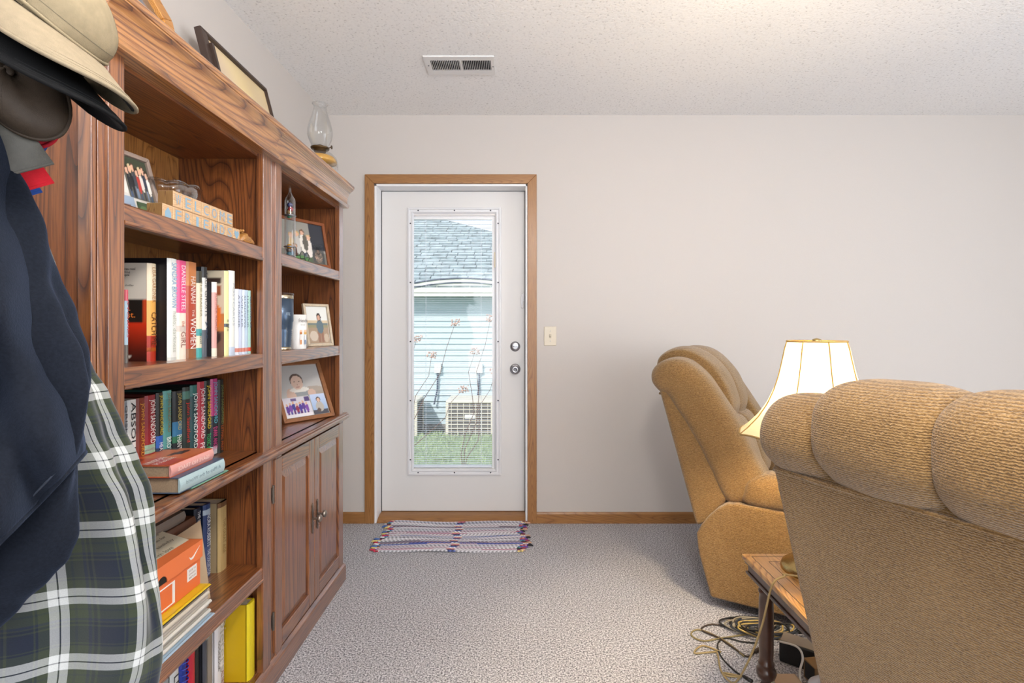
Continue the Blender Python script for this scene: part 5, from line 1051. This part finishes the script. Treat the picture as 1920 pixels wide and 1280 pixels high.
for x, y in ((tx+.16, ty0+.15), (tx+.055, ty1-.055), (1.22-.055, ty1-.055), (1.22-.05, 1.53+.065)):
    m = MB(); m.lathe(legp, (x, y, 0), 28, wob=lambda a, h: 1+(.03*math.cos(14*a) if .055 < h < .092 else 0)); m.build('turned_leg', dkt, tbl, smooth=True)

# ------------------------------------------------------------------ table lamp
LX, LY = .917, 1.625
lp = thing('table_lamp', 'brass table lamp with a lit cream bell shade', 'lamp', (LX, LY, TT)); brass = mat('lamp_brass', '#b8a06a', .25, 1.0); bronze = mat('lamp_bronze', '#2c1c14', .3, .4)
m = MB(); m.lathe([(.098, .0), (.100, .006), (.096, .016), (.085, .024), (.060, .032), (.040, .045), (.032, .06)], (LX, LY, TT), 40); m.build('foot', brass, lp, smooth=True)
m = MB(); m.lathe([(.032, .06), (.030, .07), (.055, .10), (.085, .16), (.105, .24), (.110, .31), (.095, .36), (.06, .395), (.03, .41), (.022, .43)], (LX, LY, TT), 40); m.build('urn_body', bronze, lp, smooth=True)
m = MB(); m.lathe([(.022, .43), (.016, .44), (.012, .47), (.018, .475), (.018, .50), (.010, .505)], (LX, LY, TT), 24); m.build('socket', brass, lp, smooth=True)
m = MB(); m.tube(catmull([(LX-.0, LY-.03, TT+.47), (LX, LY-.065, TT+.53), (LX, LY-.06, TT+.63), (LX, LY, TT+.70), (LX, LY+.06, TT+.63), (LX, LY+.065, TT+.53), (LX, LY+.03, TT+.47)], 6), .002, 6); m.build('harp', brass, lp, smooth=True)
m = MB(); m.lathe([(.012, .696), (.014, .700), (.012, .706), (.004, .709), (.0001, .710)], (LX, LY, TT), 16); m.build('finial', brass, lp, smooth=True)
kb = NT('bulb_glow'); kb.b.inputs['Emission Color'].default_value = (1, .78, .48, 1); kb.b.inputs['Emission Strength'].default_value = 8
m = MB(); m._ball((LX, LY, TT+.55), (.030, .030, .042), 16, 10); m.build('bulb', kb.m, lp, smooth=True)
ks = NT('shade_linen'); tl = ks.n('ShaderNodeBsdfTranslucent'); df = ks.n('ShaderNodeBsdfDiffuse'); tl.inputs[0].default_value = (*lin('#f0d79a'), 1); df.inputs[0].default_value = (*lin('#e6d6b4'), 1); mm = ks.n('ShaderNodeMixShader'); mm.inputs[0].default_value = .25; ks.l(tl, 0, mm, 2); ks.l(df, 0, mm, 1); ks.l(mm, 0, ks.out, 0)
tcx = ks.n('ShaderNodeTexCoord'); nzz = ks.n('ShaderNodeTexNoise', i_Scale=300.0); ks.l(tcx, 'Object', nzz, 'Vector'); bpp = ks.n('ShaderNodeBump', i_Strength=.2); ks.l(nzz, 'Fac', bpp, 'Height'); ks.l(bpp, 0, df, 'Normal')
shade_p = [(.084, .700), (.090, .680), (.098, .640), (.108, .595), (.122, .550), (.142, .505), (.168, .465), (.198, .432), (.222, .410)]
NP = 8
def shade_r(a, v):
    r, h = lerp_table([(i/8, p[0], p[1]) for i, p in enumerate(shade_p)], v); ph = (a/(2*math.pi)*NP) % 1; return r*(1-.035*math.sin(math.pi*ph)*(1)), h+.008*math.sin(math.pi*ph)*v*v
m = MB(); m.grid(lambda u, v: ((lambda q: (LX+q[0]*math.cos(2*math.pi*u), LY+q[0]*math.sin(2*math.pi*u), TT+q[1]))(shade_r(2*math.pi*u+.15, v))), 96, 26, True); m.build('shade', ks.m, lp, smooth=True)
trimm = mat('shade_trim', '#9a7c48', .8)
for q in range(NP):
    a = 2*math.pi*q/NP-.15; m = MB(); m.tube([(LX+(r+.001)*math.cos(a), LY+(r+.001)*math.sin(a), TT+h) for r, h in [shade_r(a+.15, v/20) for v in range(21)]], .0022, 6); m.build('shade_rib', trimm, lp, smooth=True)
for v, nm in ((0, 'shade_top_trim'), (1, 'shade_bottom_trim')):
    m = MB(); m.tube([(LX+shade_r(a+.15, v)[0]*math.cos(a), LY+shade_r(a+.15, v)[0]*math.sin(a), TT+shade_r(a+.15, v)[1]) for a in [2*math.pi*k/96 for k in range(96)]], .003, 6, True); m.build(nm, trimm, lp, smooth=True)
for q in range(3):
    a = 2*math.pi*q/3; m = MB(); m.tube([(LX+.012*math.cos(a), LY+.012*math.sin(a), TT+.702), (LX+.083*math.cos(a), LY+.083*math.sin(a), TT+.700)], .0015, 5); m.build('spider_arm', brass, lp)
lb_ = lamp('lamp_bulb_light', 'POINT', (LX, LY, TT+.565), (0, 0, 0), 40, (1.0, .80, .53), shadow_soft_size=.05)
lb_.parent = lp; lb_.location = (0, 0, .565)

# ------------------------------------------------------------------ cords and clutter on the carpet by the table
def fl(px, py, z=.004): y = (1.175-z)/((py-612)/1000); return ((px-967)/1000*y, y, z)
def cord(label, pts, r, col, plug=True):
    t = thing('power_cable', label, 'cable', pts[0] if pts[0][2] < .02 else pts[-1], group='cords on the carpet'); b = t['_base']
    m = MB(); m.tube(catmull(pts, 8), r, 8); m.build('cable', mat('cable_'+col.strip('#'), col, .5), t, smooth=True)
    if plug:
        p = Vector(pts[-1]); d = (p-Vector(pts[-2])).normalized(); m = MB(); m.tube([p, p+d*.03], [r*2.2, r*2.6], 8); m.build('plug', mat('cable_'+col.strip('#'), col, .5), t, smooth=True)
    return t
cord('tan lamp cord draped over the table edge down to the carpet', [(LX-.085, LY-.06, TT+.012), (LX-.13, LY-.06, TT+.018), (.775, 1.54, TT+.024), (tx-.006, 1.53, TT+.004), (tx-.022, 1.56, .30), (tx-.035, 1.62, .16), (tx-.045, 1.70, .04), (.70, 1.80, .006), fl(1390, 1268), fl(1355, 1262), fl(1345, 1225), fl(1335, 1222), fl(1302, 1224), fl(1318, 1210), fl(1352, 1222)], .0032, '#a08a5c', False)
cord('dark brown cord looping out from under the far recliner', [fl(1440, 1178), fl(1375, 1176), fl(1335, 1170), fl(1315, 1180), fl(1345, 1194), fl(1372, 1212), fl(1400, 1230), fl(1415, 1222)], .0032, '#3b2c20')
cord('thin black cord curling across the carpet toward the table leg', [fl(1418, 1205), fl(1390, 1202), fl(1362, 1196), fl(1346, 1206), fl(1352, 1230), fl(1376, 1256), fl(1395, 1268)], .0026, '#1f1c1a')
cord('olive cord lying in the widest loop on the carpet', [fl(1405, 1188), fl(1352, 1196), fl(1318, 1201), fl(1296, 1190), fl(1306, 1180), fl(1330, 1186), fl(1365, 1205), fl(1395, 1230)], .003, '#8a7a50', False)
for i, (c, lb) in enumerate((('#23211f', 'black cord coiled at the foot of the far recliner'), ('#8f8674', 'greige cord coiled at the foot of the far recliner'), ('#2e3238', 'charcoal cord tangled in the coil under the far recliner'), ('#b39a5a', 'yellowish cord tangled in the coil under the far recliner'), ('#18181a', 'second black cord winding under the table'))):
    c0 = fl(1405+i*9, 1172+i*4); pts = []
    for k in range(18):
        a = k*.85+i; r_ = .055+.018*math.sin(k*1.3+i); pts.append((c0[0]+(r_+.02)*math.cos(a)*1.25, c0[1]+r_*math.sin(a)*.8, .004+.0035*((k+i) % 4)+.004*i))
    cord(lb, pts, .0034, c)
cord('white charging cable standing up in a bend beside the adapter', [fl(1462, 1202, .09), (1.02*.93+.0, 1.80, .095), (.955, 1.775, .075), (.935, 1.755, .04), (.93, 1.735, .012), (.95, 1.715, .004)], .0035, '#d8d4cc', False)
ad = thing('power_adapter', 'black box shaped power adapter beside the table leg', 'adapter', (.985, 1.87, 0), R(-38)); box((-.05, -.035, 0), (.09, .035, .075)).build('adapter_case', mat('adapter_black', '#1a1a1c', .35), ad, bevel=.006, world=False); box((-.046, -.031, .0745), (.086, .031, .0760)).build('adapter_label', mat('adapter_grey', '#8d8377', .5), ad, world=False)
ps = thing('power_strip', 'black power strip lying along the far recliner', 'power strip', (1.10, 1.97, 0), R(-32)); box((-.02, -.028, 0), (.26, .028, .034)).build('strip_case', MATS['adapter_black'], ps, bevel=.005, world=False)
for i in range(5): box((.01+i*.048, -.012, .0335), (.032+i*.048, .012, .0348)).build('socket', mat('socket_grey', '#55504a', .5), ps, world=False)
bd = thing('wood_offcut', 'pale wooden board lying behind the black adapter', 'board', (1.15, 1.885, 0), R(-34)); box((-.06, -.025, .0), (.20, .025, .055)).build('board', wood('pale_pine', '#a8844c', '#c9a468', '#d8b880', 0, 3, .6, 0, .4), bd, bevel=.002, world=False)
bk = thing('cardboard_carton', 'small brown carton in front of the black adapter', 'carton', (1.0, 1.765, 0), R(8)); box((-.03, -.03, 0), (.12, .03, .065)).build('carton_body', mat('carton_brown', '#8a6a44', .6), bk, bevel=.002, world=False); box((-.0305, -.024, .006), (-.0298, .024, .06)).build('black_end', mat('carton_black', '#1d1b1a', .5), bk, world=False)
mg = flat_book('striped paperback lying on the carpet at the foot of the table', .925, 1.66, 1.76, 0, .03, .09, '#c9a86a', '#c2a486', name='paperback_book')
bag = thing('plastic_bag', 'crumpled white plastic bag with a pink mark on the carpet', 'bag', (.965, 1.60, 0))
m = MB()
def bagf(u, v):
    a = 2*math.pi*u; p = math.pi*(v*.5); r = .085*math.cos(p)**.6; k = 1+.22*noise.noise(Vector((math.cos(a)*2.3, math.sin(a)*2.3, v*3)))+.10*math.sin(5*a+v*6); return (.965+r*math.cos(a)*k, 1.60+r*.75*math.sin(a)*k, .115*math.sin(p)*(1+.15*math.sin(3*a)))
m.grid(bagf, 44, 16, True); m.build('bag_film', mat('bag_white', '#dcdbe0', .35), bag, smooth=True)
m = MB(); m.grid(lambda u, v: tuple(Vector(bagf(.53+.12*u, .12+.35*v))+Vector((-.0015, -.0015, .001))), 10, 8); m.build('pink_print', mat('bag_pink', '#b0305c', .4), bag, smooth=True)
fit_texts()
